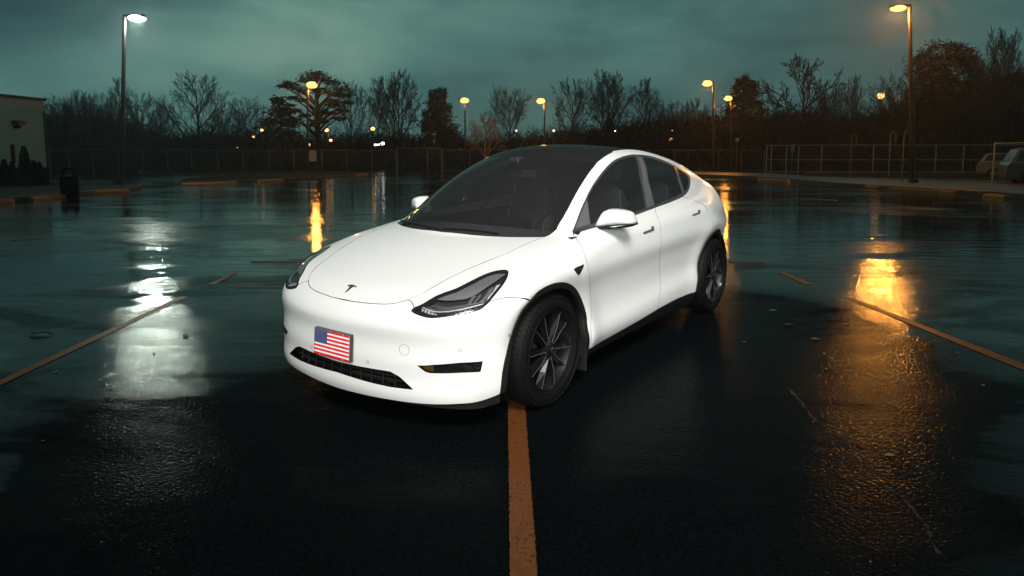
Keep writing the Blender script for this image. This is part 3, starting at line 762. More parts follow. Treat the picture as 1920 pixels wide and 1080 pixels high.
mb = MB(); mb.tube([q, q+[.05, 0, .10]], .012, 8); mb.box(q+[.07, 0, .11], (.10, .09, .05), bev=.01); mb.build('mirror_mount', LDARK, cab)
def lump(c, d, n=10, pw=3.0):
    V = []; Fc = []
    for i in range(n+1):
        ph = -math.pi/2+math.pi*i/n
        for k in range(2*n):
            th = math.pi*k/n; s_ = lambda v: math.copysign(abs(v)**(2/pw), v)
            V.append((c[0]+d[0]/2*s_(math.cos(ph))*s_(math.cos(th)), c[1]+d[1]/2*s_(math.cos(ph))*s_(math.sin(th)), c[2]+d[2]/2*s_(math.sin(ph))))
    for i in range(n):
        for k in range(2*n):
            j = (k+1) % (2*n); Fc.append((i*2*n+k, i*2*n+j, (i+1)*2*n+j, (i+1)*2*n+k))
    return V, Fc
def seat(x, y, w=.50):
    s_ = empty('seat', (x, y, .45)); s_.parent = cab
    mb = MB(); mb.add(*lump((.10, 0, .12), (.56, w, .20))); mb.build('seat_cushion', SEAT, s_, True)
    mb = MB(); V, Fc = lump((0, 0, 0), (.17, w, .66)); V = [(v[0]-.20-.28*(v[2]+.33), v[1]*(1.0-.28*max(0, v[2])/.33), v[2]+.48) for v in V]; mb.add(V, Fc); mb.build('seat_back', SEAT, s_, True)
    if w < .7:
        mb = MB()
        for q in (-1, 1): mb = MB(); mb.tube([(-.115-.28*(z_-.15), q*w*.41*(1.0-.25*max(0, z_-.48)/.33), z_+.02) for z_ in np.linspace(.2, .75, 10)], .006, 5); mb.build('seat_piping', SEATL, s_, True)
    mb = MB(); V, Fc = lump((-.40, 0, .93), (.10, .25, .20)); mb.add(V, Fc); mb.build('headrest', SEAT, s_, True)
for a_ in ((-1.40, .37), (-1.40, -.37)): seat(*a_)
for a_ in ((-2.25, .42), (-2.25, -.42)): seat(*a_)

# ------------------------------------------------------------------ ground
def ground_mat():
    mt = bpy.data.materials.new('wet_asphalt'); t = nt(mt)
    P0 = nd(t, 'ShaderNodeNewGeometry').outputs['Position']
    ang = math.atan2(FH[1], FH[0])
    Pc = mapping(t, P0, rot=(0, 0, -ang))                          # x along the lot's aisles, y across
    st = mapping(t, Pc, scale=(1.0, .42, 1)); sx = nd(t, 'ShaderNodeSeparateXYZ', {0: P0})
    def zone(x, y, r): return mth(t, 'EXPONENT', mth(t, 'MULTIPLY', mth(t, 'ADD', mth(t, 'POWER', mth(t, 'DIVIDE', mth(t, 'SUBTRACT', sx.outputs[0], x), r), 2), mth(t, 'POWER', mth(t, 'DIVIDE', mth(t, 'SUBTRACT', sx.outputs[1], y), r), 2)), -1))
    dull_zone = mth(t, 'MINIMUM', mth(t, 'ADD', mth(t, 'ADD', zone(-.4, 1.2, 2.4), zone(1.7, .8, 2.1)), mth(t, 'ADD', zone(-2.6, 1.0, 2.0), zone(2.1, 2.1, 1.0))), 1)   # added mask dulls the wet ground, holding back the car's reflection                       # water lies in long cross-slope pans
    a = noise(t, st, .30, 5, .55, .8); b = noise(t, mapping(t, st, loc=(31, 7, 0)), 1.1, 5, .6, .5)
    wet = mth(t, 'ADD', mth(t, 'MULTIPLY', a, .68), mth(t, 'MULTIPLY', b, .32))
    wet = mth(t, 'SUBTRACT', wet, mth(t, 'MULTIPLY', dull_zone, .20)); pz = G(1690, 885); wet = mth(t, 'ADD', wet, mth(t, 'MULTIPLY', zone(float(pz[0]), float(pz[1]), .24), .17))
    pud = ramp(t, wet, [(.455, 0.0), (.50, 1.0)])
    dry = ramp(t, noise(t, mapping(t, st, loc=(5, 90, 0)), .5, 5, .6, .6), [(.52, 0.0), (.62, 1.0)])
    near = ramp(t, mth(t, 'DIVIDE', mth(t, 'ADD', mth(t, 'MULTIPLY', mth(t, 'SUBTRACT', sx.outputs[0], float(CAM[0])), float(FH[0])), mth(t, 'MULTIPLY', mth(t, 'SUBTRACT', sx.outputs[1], float(CAM[1])), float(FH[1]))), 20), [(.16, 1.0), (.52, .0)])
    pat = ramp(t, noise(t, mapping(t, st, loc=(17, 3, 0)), .75, 8, .68, .9), [(.42, .12), (.53, 1.0)])
    fine = noise(t, P0, 170, 2, .6); agg = noise(t, P0, 46, 1, .5); spk = noise(t, P0, 420, 1)
    col = mixc(t, pud, (.0022, .0034, .0040), (.0014, .0026, .0034))
    col = mixc(t, ramp(t, agg, [(.35, 0.0), (.75, 1.0)]), col, (.0048, .0062, .0068))
    col = mixc(t, mth(t, 'MULTIPLY', ramp(t, spk, [(.74, 0.0), (.80, 1.0)]), mth(t, 'SUBTRACT', 1, pud)), col, (.05, .05, .045))
    rough = mth(t, 'ADD', mth(t, 'MULTIPLY', mth(t, 'SUBTRACT', 1, pud), mth(t, 'SUBTRACT', .080, mth(t, 'MULTIPLY', near, .03))), .035)
    rough = mth(t, 'ADD', rough, mth(t, 'MULTIPLY', dry, .10))
    sp = mth(t, 'SUBTRACT', mth(t, 'ADD', .52, mth(t, 'MULTIPLY', pud, .25)), mth(t, 'MULTIPLY', dry, .22))
    rough = mth(t, 'ADD', rough, mth(t, 'MULTIPLY', dull_zone, .06)); sp = mth(t, 'MAXIMUM', mth(t, 'SUBTRACT', sp, mth(t, 'MULTIPLY', dull_zone, .66)), .01); sp = mth(t, 'MULTIPLY', sp, pat)
    vor = nd(t, 'ShaderNodeTexVoronoi', {'Vector': P0, 'Scale': 62.0}).outputs['Distance']
    h = mth(t, 'ADD', mth(t, 'ADD', mth(t, 'MULTIPLY', fine, .12), mth(t, 'MULTIPLY', agg, .5)), mth(t, 'MULTIPLY', vor, -.55))
    amp = mth(t, 'ADD', .04, mth(t, 'MULTIPLY', mth(t, 'MULTIPLY', mth(t, 'SUBTRACT', 1, pud), mth(t, 'ADD', .18, mth(t, 'MULTIPLY', near, .46))), 1.0))
    b1 = nd(t, 'ShaderNodeBump', {'Strength': amp, 'Distance': .0045, 'Height': h})
    b2 = nd(t, 'ShaderNodeBump', {'Strength': mth(t, 'MULTIPLY', mth(t, 'SUBTRACT', .60, mth(t, 'MULTIPLY', near, .50)), mth(t, 'SUBTRACT', 1, mth(t, 'MULTIPLY', pud, .35))), 'Distance': .020, 'Height': noise(t, mapping(t, Pc, scale=(1.7, .30, 1)), 3.2, 4, .62), 'Normal': b1.outputs[0]})
    pr = nd(t, 'ShaderNodeBsdfPrincipled', {'Base Color': col, 'Roughness': rough, 'Specular IOR Level': sp, 'Normal': b2.outputs[0]})
    out(t, pr.outputs[0]); return mt
ASPH = ground_mat()
def sheet(name, ss, ll, mat, dz=0.0, kind='structure', f=None):
    V = []; Fc = []; n = len(ll); LT = np.array([-FH[1], FH[0]])
    for s_ in ss:
        for l in ll:
            p = CAM[:2]+FH*s_+LT*l; V.append((p[0], p[1], float(tz(s_))+dz))
    for i in range(len(ss)-1):
        for j in range(n-1): Fc.append((i*n+j+1, i*n+j, i*n+n+j, i*n+n+j+1))
    return obj(name, V, Fc, mat, kind=kind, smooth=True)
sheet('ground', [-30, -10, 0, 4, 6, 7, 7.6, *np.arange(8.2, 21.2, .4), 24, 30, 40, 80, 140, 260, 520], [-420, -200, -100, -50, -20, 0, 20, 50, 100, 200, 420], ASPH)
GRASS = prin('winter_grass', (.012, .014, .010), .9, spec=.1, var=.5, vscale=3, bump=.6, bscale=30)
KERB = prin('kerb_concrete', (.06, .055, .05), .6, spec=.3, var=.4, vscale=4, bump=.3, bscale=60)
PAVE = prin('walk_concrete', (.045, .05, .05), .35, spec=.4, var=.35, vscale=2, bump=.2, bscale=50)
OCHRE = prin('ochre_paint', (.36, .13, .03), .45, spec=.4, var=.3, vscale=6, bump=.3, bscale=50)
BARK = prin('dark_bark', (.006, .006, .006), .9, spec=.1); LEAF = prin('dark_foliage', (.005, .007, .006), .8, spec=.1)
BARK_LIT = prin('lamplit_twigs', (.40, .19, .085), .9, spec=.1); TWIG = prin('thicket', (.004, .0045, .0045), .9, spec=.05)  # lit tree's twigs: orange lamplight is put into their colour
STEEL = prin('galvanised', (.085, .095, .095), .5, .2); RAILM = prin('pale_rail', (.22, .25, .25), .5, .1); POLE = prin('pole_bronze', (.014, .009, .009), .45, spec=.4)

def line_mat():
    mt = bpy.data.materials.new('worn_line_paint'); t = nt(mt)
    P0 = nd(t, 'ShaderNodeNewGeometry').outputs['Position']
    w = noise(t, P0, 7, 6, .7); w2 = noise(t, P0, 90, 2)
    c = mixc(t, ramp(t, w, [(.35, 0.0), (.65, 1.0)]), (.10, .034, .009), (.17, .058, .015))
    c = mixc(t, ramp(t, mth(t, 'ADD', mth(t, 'MULTIPLY', w, .5), mth(t, 'MULTIPLY', w2, .5)), [(.53, 0.0), (.62, 1.0)]), c, (.03, .018, .012))
    bp = nd(t, 'ShaderNodeBump', {'Strength': .5, 'Distance': .003, 'Height': w2})
    b = nd(t, 'ShaderNodeBsdfPrincipled', {'Base Color': c, 'Roughness': .42, 'Specular IOR Level': .12, 'Normal': bp.outputs[0]}); out(t, b.outputs[0]); return mt
LINE = line_mat()
def marking(a0, a1, b0, b1, mat=LINE, name='parking_line', dz=.004):
    """stripe between two pixel-measured ends (a0 a1 = near edge ends, b0 b1 = far edge ends), laid on the ground"""
    A0, A1, B0, B1 = [G(*q) for q in (a0, a1, b0, b1)]; V = []; n = 24 if a0[1] < 545 else 260; rj = random.Random(7)
    for i in range(n+1):
        u = i/n
        for P, Q in ((A0, B0), (A1, B1)):
            p = P+(Q-P)*u; cc = (A0+A1)/2+((B0+B1)-(A0+A1))/2*u; p = p+(cc-p)*(rj.uniform(-.03, .07) if n > 24 else 0); V.append((p[0], p[1], gz(p[0], p[1])+dz))
    obj(name, V, [(2*i, 2*i+1, 2*i+3, 2*i+2) for i in range(n)], mat, kind='structure')
marking((957, 1180), (1016, 1180), (952, 735), (983, 735))
marking((-60, 741), (-60, 752), (336.7, 557.3), (351.7, 556.7))
marking((389, 534.3), (402, 534.3), (434.7, 512.2), (446.7, 512.2))
marking((1970, 716), (1970, 702), (1578, 556), (1590, 556))
marking((1524, 533.5), (1509, 533.5), (1470, 511), (1457.4, 511))
marking((470, 492.2), (470, 490.2), (1433, 492.6), (1433, 490.6))
marking((440, 539.6), (440, 537.8), (560, 540), (560, 538.2))
for q in (((20, 452), (20, 450.5), (85, 447.5), (85, 446.3)), ((640, 404.5), (640, 403), (700, 402), (700, 401)), ((745, 375.6), (741, 374.6), (800, 358.4), (797, 358)), ((1210+280, 372.6), (1490, 371.6), (1570, 376.5), (1570, 375.3))):
    marking(*q)
# ------------------------------------------------------------------ kerbed islands, walks, painted wheel stops
def island(name, pxs, h, mat, top=None, kind='structure'):
    P = [G(*q) for q in pxs]; n = len(P); 
    V = [(p[0], p[1], gz(p[0], p[1])-.05) for p in P]+[(p[0], p[1], gz(p[0], p[1])+h) for p in P]
    c = np.mean(P, 0); V += [tuple(np.array([p[0]+(c[0]-p[0])*.02, p[1]+(c[1]-p[1])*.02, gz(p[0], p[1])+h+.004])) for p in P]
    Fc = [(i, (i+1) % n, n+(i+1) % n, n+i) for i in range(n)]+[(n+i, n+(i+1) % n, 2*n+(i+1) % n, 2*n+i) for i in range(n)]+[tuple(range(2*n, 3*n))]
    return obj(name, V, Fc, [mat, top or mat], midx=[0]*(2*n)+[1], kind=kind)
island('kerbed_island', [(-120, 389), (0, 380), (120, 370.5), (265, 355), (262, 352), (170, 353), (60, 356), (-120, 361)], .13, KERB, GRASS)
island('kerbed_island', [(325, 346.5), (480, 341.5), (610, 335), (692, 325.8), (680, 324.6), (560, 327), (420, 332), (335, 341)], .13, KERB, GRASS)
island('verge', [(262, 328.6), (420, 330), (560, 327.2), (690, 324.8), (640, 322.2), (262, 322.4)], .10, KERB, GRASS)
island('pavement', [(1300, 329.5), (1400, 333.5), (1480, 339), (1560, 347), (1660, 354), (1760, 360), (1860, 367), (1990, 380), (1990, 352), (1700, 341.5), (1560, 336), (1440, 327.5), (1300, 324)], .13, KERB, PAVE)
island('verge', [(1500, 334), (1700, 340), (1990, 349), (1990, 333), (1700, 327), (1520, 324)], .16, KERB, GRASS)
def stop(p0, p1, w=.16, h=.13, lab=None, name='wheel_stop', grp='ochre painted wheel stops along the kerbs'):
    A, B = G(*p0), G(*p1); d = B-A; L = math.hypot(d[0], d[1]); m_ = (A+B)/2; rz = math.atan2(d[1], d[0])
    mb = MB(); prof = [(-w/2, 0), (-w/2, h*.55), (-w/2+.035, h), (w/2-.035, h), (w/2, h*.55), (w/2, 0)]
    V = []; ca, sa = math.cos(rz), math.sin(rz)
    for e in (-L/2, -L/2+.04, L/2-.04, L/2):
        k = .9 if abs(e) == L/2 else 1
        for y, z in prof:
            zz = z*k+float(np.interp(e, (-L/2, L/2), (A[2], B[2])))-m_[2]-.005; V.append((e*ca-y*sa, e*sa+y*ca, zz))
    Fc = []
    for i in range(3):
        for j in range(6):
            k = (j+1) % 6; Fc.append((i*6+j, i*6+k, i*6+6+k, i*6+6+j))
    Fc += [tuple(range(5, -1, -1)), tuple(range(18, 24))]
    o = obj(name, V, Fc, OCHRE); o.location = m_
    tag(o, lab, 'wheel stop', grp); return o
stop((-30, 384.5), (24, 380.5), lab='ochre wheel stop at the left edge, left of the litter bin')
stop((58, 377.5), (127, 371), lab='ochre wheel stop in front of the litter bin')
stop((171, 364.5), (240, 360.5), lab='ochre wheel stop below the white lit lamp post')
stop((342, 348.3), (425, 345.6), .2, lab='long ochre wheel stop on the front of the second grass island')
stop((428, 345), (442, 344.2), .2, lab='short ochre wheel stop between the two islands stops')
stop((485, 341.8), (535, 338.5), .2, lab='ochre wheel stop in front of the pine tree')
stop((655, 328.9), (688, 327.9), .2, lab='ochre wheel stop at the island tip right of the pine')
stop((1423, 337.6), (1479, 341), .2, lab='ochre wheel stop at the left end of the right walk')
stop((1623, 353.2), (1648, 354.5), .2, lab='short ochre wheel stop left of the tall orange lamp post')
stop((1667, 357), (1758, 361.8), .2, lab='longest ochre wheel stop, right below the orange lamp post')
stop((1762, 362.2), (1792, 364.4), .2, lab='short ochre wheel stop right of the orange lamp post')
stop((1848, 369.6), (1888, 373.6), .2, lab='ochre wheel stop at the far right edge')
# crack with its raised tar lip, and leaves and scraps of litter
TAR = prin('tar_lip', (.005, .004, .004), .42, spec=.5, bump=1.0, bscale=90)
ck = [(1478, 728), (1500, 752), (1518, 776), (1532, 790), (1560, 806), (1590, 828), (1612, 852), (1637, 878), (1648, 905), (1682, 926), (1704, 945), (1724, 970), (1738, 990), (1744, 1010), (1760, 1040)]
CP = np.array([G(*q) for q in ck]); CP = dense(CP, .02); rnd = random.Random(5); V = []
for i, p in enumerate(CP):
    d = CP[min(i+1, len(CP)-1)]-CP[max(i-1, 0)]; nn = np.array([-d[1], d[0], 0]); nn /= np.linalg.norm(nn)+1e-9
    j = .004*rnd.uniform(-1, 1); w = .0042*max(.15, rnd.gauss(.9, .7))
    V += [p+nn*(j-w*1.6), p+nn*(j-w*.3)+np.array([0, 0, .004*rnd.uniform(.5, 1.2)]), p+nn*(j+w*1.6)]
obj('ground_crack', V, [f for i in range(len(CP)-1) for f in ((i*3, i*3+1, i*3+4, i*3+3), (i*3+1, i*3+2, i*3+5, i*3+4))], TAR, kind='structure')
LF = prin('dead_leaf', (.12, .08, .04), .5, var=.3, vscale=40); LFD = prin('wet_scrap', (.006, .006, .006), .4)
def leaf(px, py, L, rz, mat, lab, name='dead_leaf', cat='leaf', grp=None):
    p = G(px, py); V = []; n = 7
    for i in range(n):
        u = i/(n-1); w = L*.26*math.sin(math.pi*min(1, u*.9+.05))**.8
        z = .005+.05*L*math.sin(math.pi*u)
        V += [(L*(u-.5), w, z+.03*L), (L*(u-.5), 0, z), (L*(u-.5), -w, z+.04*L)]
    Fc = [f for i in range(n-1) for f in ((i*3, i*3+1, i*3+4, i*3+3), (i*3+1, i*3+2, i*3+5, i*3+4))]
    o = obj(name, V, Fc, mat); o.location = p; o.rotation_euler = (0, 0, rz); tag(o, lab, cat, grp)
leaf(76, 629, .19, YAW+1.6, LFD, 'dark wet scrap lying left of the ochre line at far left', 'litter_scrap', 'litter')
leaf(348, 631, .09, YAW+.5, LFD, 'small dark wet scrap left of the car nose', 'litter_scrap', 'litter')
leaf(1477, 610, .10, YAW+1.5, LFD, 'dark scrap on the asphalt right of the rear wheel', 'litter_scrap', 'litter')
leaf(1668, 855, .055, YAW+1.7, LF, 'pale leaf beside the ground crack')
leaf(1450, 583, .07, YAW+1.5, LF, 'pale leaf nearest the rear wheel')
leaf(1529, 637, .07, YAW+1.4, LF, 'pale leaf below the dark scrap')
leaf(1587, 609, .06, YAW+1.9, LF, 'pale leaf left of the orange glare on the asphalt')
rnd = random.Random(11)
for i in range(26):
    leaf(rnd.choice([rnd.uniform(1380, 1900), rnd.uniform(20, 500)]), rnd.uniform(470, 900), rnd.uniform(.018, .04), rnd.uniform(0, 6), rnd.choice([LF, LFD]), 'tiny leaf fragment scattered on the wet asphalt', 'leaf_fragment', 'leaf fragment', 'leaf fragments on the asphalt')

# ------------------------------------------------------------------ lamps
def glow_mat(name, col, st):
    mt = bpy.data.materials.new(name); t = nt(mt); e = nd(t, 'ShaderNodeEmission', {'Color': (*col, 1), 'Strength': st}); out(t, e.outputs[0]); return mt
AM = (1.0, .37, .055); WH = (.86, 1.0, .84)
GA = glow_mat('amber_lens', (1.0, .46, .13), 2.8); GW = glow_mat('white_lens', (.93, 1.0, .90), 8); GS = glow_mat('far_amber_lens', (1.0, .46, .14), 3.6)
def lamp(base, headpx, toppx, col, lensm, power, lab, rp=.09, lens=.30, rad=.16, grp='street lamps round the car park'):
    B = G(*base); s_ = sof(B); T = at(*toppx, s_); H = at(*headpx, s_)
    L = empty('street_lamp', tuple(B), label=lab, cat='street lamp', group=grp)
    top = T-B; hd = H-B; hd = np.array([hd[0], hd[1], hd[2]])
    mb = MB(); mb.tube([(0, 0, -.1), tuple(top*.5), tuple(top)], [rp, rp*.85, rp*.7], 12); mb.build('pole', POLE, L, True)
    mb = MB(); mb.tube([(0, 0, 0), (0, 0, .30)], rp*1.9, 12); mb.box((0, 0, .02), (rp*5, rp*5, .04)); mb.build('pole_base', POLE, L)
    hv = hd-top; hl_ = math.hypot(hv[0], hv[1]); rz = math.atan2(hv[1], hv[0])
    mb = MB(); ln = max(hl_+lens*.8, .6); z = max(hd[2]+.10, top[2]-.25)
    mb.box((top[0]+math.cos(rz)*ln*.5, top[1]+math.sin(rz)*ln*.5, z+.07), (ln*1.0, .34, .13), rz=rz, bev=.03); hdm = mb.build('lamp_head', POLE, L)
    mb = MB(); V, Fc = lump((hd[0], hd[1], z-.02), (lens*1.6, lens*1.6, lens*(.62 if lens < .45 else 1.0)), 8, 2.2); mb.add(V, Fc); mb.build('lens', lensm, hdm, True)
    if power:
        l = bpy.data.lights.new('lamp_light', 'POINT'); l.energy = power; l.color = col; l.shadow_soft_size = rad
        o = bpy.data.objects.new('lamp_light', l); C.objects.link(o); o.parent = L; o.location = (hd[0], hd[1], z-.02-lens*.4-rad)
    return L
lamp((228, 352), (257, 38), (233.5, 28), WH, GW, 750, 'tall lamp post with a white light, right of the litter bin', rp=.10, lens=.42)
lamp((1712, 348), (1684, 19), (1705.5, 9), AM, GA, 1700, 'tallest lamp post with an orange light at the right', rp=.11, lens=.42)
lamp((577, 325.5), (585, 161), (577, 160), AM, GA, 650, 'orange lamp post in front of the pine tree', rp=.12, lens=.55, rad=.3)
lamp((872, 322.5), (871, 190), (872, 187), (1, .66, .33), GA, 600, 'pale orange lamp post right of the conical evergreen', rp=.10, lens=.50, rad=.3)
lamp((1021, 322.5), (1014, 191), (1021, 188), AM, GA, 600, 'orange lamp post just above the car roof', rp=.10, lens=.50, rad=.3)
lamp((1337.5, 322), (1326, 158), (1337, 153), AM, GA, 520, 'taller of the two orange lamp posts right of the car', rp=.13, lens=.58, rad=.3)
lamp((1371, 322), (1365, 186), (1370.5, 183), AM, GA, 380, 'shorter of the two orange lamp posts right of the car', rp=.10, lens=.48, rad=.3)
def farlamp(px, py, sz, s_, lab, col=GS, grp='distant lamps among the trees'):
    H = at(px, py, s_); B = np.array([H[0], H[1], float(tz(s_))]); L = empty('street_lamp', tuple(B), label=lab, cat='street lamp', group=grp); h = H[2]-B[2]
    mb = MB(); mb.tube([(0, 0, 0), (0, 0, max(h+.2, .5))], .07, 6); mb.build('pole', POLE, L)
    sz *= 1.3; mb = MB(); V, Fc = lump((0, 0, h), (sz, sz, sz*.8), 5, 2); V = [(v[0]-FH[0]*.35, v[1]-FH[1]*.35, v[2]) for v in V]; mb.add(V, Fc); mb.build('lens', col, L, True)
FL = 'small amber lamp glowing far off among the dark trees'
farlamp(1649, 180, .75, 92, 'amber lamp among the trees left of the tallest orange lamp post', GA)
for px, py, sz in ((305, 281, .34), (283.5, 294, .26), (449, 277, .26), (477.5, 256.5, .26), (493.5, 245, .42), (613.5, 244, .42), (621.5, 263, .32), (580, 271.5, .34), (700, 241.5, .44),
                   (828, 227, .32), (814, 267.5, .28), (968, 245, .22), (1038, 245, .28), (1257, 261, .34), (1362, 245.5, .26), (1359, 274, .34)):
    farlamp(px, py, sz, 89, FL)
for px in (703.2, 706.8, 711.5): farlamp(px, 271.5, .22, 88, 'one of three small white lights in a row behind the fence', GW, 'three white lights in a row')
farlamp(718.5, 269, .36, 88, 'pale lamp right of the three white lights in a row', GW)
for px, py in ((1259.3, 244), (1340, 264.5), (1153, 245.5), (822, 240)): farlamp(px, py, .14, 90, 'pinprick white light far off in the trees', GW, 'pinprick white lights in the trees')

# ------------------------------------------------------------------ fences
def mesh_mat():
    mt = bpy.data.materials.new('chain_link'); t = nt(mt)
    co = t.nodes.new('ShaderNodeTexCoord').outputs['Object']; s_ = nd(t, 'ShaderNodeSeparateXYZ', {0: co})
    def w(sg):
        v = mth(t, 'ADD', s_.outputs[0], mth(t, 'MULTIPLY', s_.outputs[2], sg)); fr = mth(t, 'FRACT', mth(t, 'DIVIDE', v, .075)); return mth(t, 'LESS_THAN', fr, .085)
    f = mth(t, 'MAXIMUM', w(1), w(-1))
    tr = nd(t, 'ShaderNodeBsdfTransparent'); d = nd(t, 'ShaderNodeBsdfDiffuse', {'Color': (.07, .075, .075, 1)})
    mx = nd(t, 'ShaderNodeMixShader', {0: f, 1: tr.outputs[0], 2: d.outputs[0]}); out(t, mx.outputs[0]); return mt
LINK = mesh_mat()
def fence(A, B, h, posts, rails, lab, mesh=True, r=.03, name='chain_link_fence'):
    A = np.array(A); B = np.array(B); d = B-A; L = math.hypot(d[0], d[1]); rz = math.atan2(d[1], d[0]); sl = (B[2]-A[2])/L
    Fn = empty(name, tuple(A), rz, lab, 'fence')
    for f in posts:
        mb = MB(); mb.tube([(f*L, 0, f*L*sl-.1), (f*L, 0, f*L*sl+h+.03)], r*1.25, 8); mb.build('post', RAILM if name == 'rail_fence' else STEEL, Fn, True)
    for q in rails:
        mb = MB(); mb.tube([(0, 0, q*h), (L, 0, L*sl+q*h)], r, 6); mb.build('rail', RAILM if name == 'rail_fence' else STEEL, Fn, True)
    if mesh: obj('wire_mesh', [(0, .01, .05), (L, .01, L*sl+.05), (L, .01, L*sl+h), (0, .01, h)], [(0, 1, 2, 3)], LINK, Fn)
def frac_on(A, B, px):
    d = ray(px, 300); a = np.array([d[0], d[1]]); e = (B-A)[:2]; M = np.array([[e[0], -a[0]], [e[1], -a[1]]]); return float(np.linalg.solve(M, CAM[:2]-A[:2])[0])
A = G(93, 324.4); B = G(744, 322.6)
fence(A, B, 2.05, [frac_on(A, B, x) for x in (94, 129, 174, 222, 268, 314, 359, 408, 456, 505, 551, 604, 650, 697, 743)], (1.0,), 'long chain-link fence at the left behind the car park', r=.035)
A2 = G(745, 322.6); B2 = G(828, 322.2)
fence(A2, B2, 2.25, [0, .68, 1], (1.0,), 'taller chain-link gate panel left of the car roof', r=.035)
A3 = G(829, 322.4); B3 = G(1434, 321.8)
fence(A3, B3, 2.1, [frac_on(A3, B3, x) for x in (830, 881, 1130, 1216, 1265, 1290, 1347, 1390, 1433)], (1.0, .06), 'chain-link fence behind the car, right of the gate', r=.035)
A4 = G(1436, 326.5); B4 = G(1960, 327.5)
fence(A4, B4, 2.35, [frac_on(A4, B4, x) for x in (1437, 1446, 1474, 1497, 1540, 1637, 1754, 1806, 1930)], (1.0, .5, .08), 'three-rail grey fence along the right side of the car park', r=.035, name='rail_fence')
A5 = G(1860, 345); B5 = G(2060, 349)
fence(A5, B5, 2.0, [0, .5, 1], (1.0,), 'nearest fence corner in front of the parked cars', False, .03, name='rail_fence')

# ------------------------------------------------------------------ signs, hooked posts, bin
SIGNM = prin('pale_sign', (.42, .38, .30), .5); SIGNB = prin('blue_sign', (.10, .22, .24), .5)
def sign(base, cpx, w, h, mat, lab, s_=None):
    B = G(*base); s_ = sof(B); H = at(*cpx, s_); S = empty('sign', tuple(B), YAW, lab, 'sign'); z = H[2]-B[2]
    mb = MB(); mb.tube([(0, 0, -.1), (0, 0, z+h/2)], .04, 8); mb.build('post', POLE if mat is SIGNM and w > .5 else STEEL, S)
    mb = MB(); mb.box((-.06, 0, z), (.05 if w < .6 else .3, w, h), bev=.01); mb.build('sign_panel', mat, S)
sign((586, 322), (586, 292), .80, 1.05, SIGNM, 'pale box on a post beside the orange lamp in front of the pine')
sign((1380, 322.2), (1378.5, 262), .30, .34, SIGNM, 'small square pale sign on a thin tall post')
sign((1484, 322.5), (1484, 277), .36, .75, SIGNB, 'small blue-green sign above the right fence')
def hook(base, top, lab):
    B = G(*base); s_ = sof(B); T = at(*top, s_); h = T[2]-B[2]; S = empty('hooked_post', tuple(B), YAW-math.pi/2, lab, 'post', 'hooked grey posts by the right walk')
    mb = MB(); w = .28
    mb.tube([(0, 0, -.05), (0, 0, h-.12), (.04, 0, h-.03), (w*.5, 0, h), (w-.04, 0, h-.03), (w, 0, h-.14), (w, 0, h-.52)], .028, 8); mb.build('tube', STEEL, S, True)
    mb = MB(); mb.tube([(0, 0, 0), (0, 0, .04)], .09, 12); mb.build('foot_plate', STEEL, S)
hook((1593, 337.2), (1591, 252), 'leftmost of the three hooked grey posts')
hook((1665, 342), (1661, 247.5), 'middle of the three hooked grey posts')
hook((1690, 345.5), (1686, 246.5), 'hooked grey post nearest the tall orange lamp')
LINEB = GLOSSB
def bin_():
    B = G(131.5, 371); s_ = sof(B); w = 33/FPX*s_*.74; h = 56.5/FPX*s_; Bn = empty('litter_bin', tuple(B), YAW, 'black litter bin with an open hooded top on the left island', 'litter bin')
    mb = MB(); mb.box((0, 0, h*.36), (w*.9, w, h*.72), bev=.04); mb.build('bin_body', DARK, Bn)
    mb = MB()
    mb.tube([(0, -w*.44, h*.68), (0, -w*.44, h*.90), (0, -w*.36, h*.97), (0, w*.36, h*.97), (0, w*.44, h*.90), (0, w*.44, h*.68)], .05, 8); mb.build('hood_frame', DARK, Bn, True)
    mb = MB(); mb.box((0, 0, h*.735), (w*.84, w*.92, .03), bev=.01); mb.build('bin_rim', GLOSSB, Bn)
    mb = MB(); mb.box((0, 0, .03), (w*.75, w*.85, .06)); mb.build('bin_foot', DARK, Bn)
bin_()

# ------------------------------------------------------------------ building and its planting
def wall_mat():
    mt = bpy.data.materials.new('render_wall'); t = nt(mt)
    co = t.nodes.new('ShaderNodeTexCoord').outputs['Object']
    c = mixc(t, ramp(t, noise(t, mapping(t, co, scale=(1, 1, .4)), 1.6, 6, .6), [(.3, 0.0), (.7, 1.0)]), (.12, .21, .215), (.16, .27, .27))
    b = nd(t, 'ShaderNodeBsdfPrincipled', {'Base Color': c, 'Roughness': .8, 'Specular IOR Level': .2}); out(t, b.outputs[0]); return mt
WALL = wall_mat(); ROOFE = prin('roof_edge_metal', (.008, .008, .008), .6, spec=.2); BAND = prin('grey_band', (.20, .22, .21), .8, var=.15)
Cb = G(92, 334); s1 = sof(Cb); ztop = at(92, 188, s1)[2]
d0 = ray(0, 180); k0 = (ztop-CAM[2])/d0[2]; P0_ = CAM+d0*k0
dv = P0_[:2]-Cb[:2]; dv /= np.linalg.norm(dv); bl = 26.0
rzb = math.atan2(dv[1], dv[0]); zb = gz(Cb[0], Cb[1])-.9; hb = ztop-zb
bld = empty('building', (Cb[0], Cb[1], zb), rzb, 'low pale building with a dark roof edge at the left', 'building')
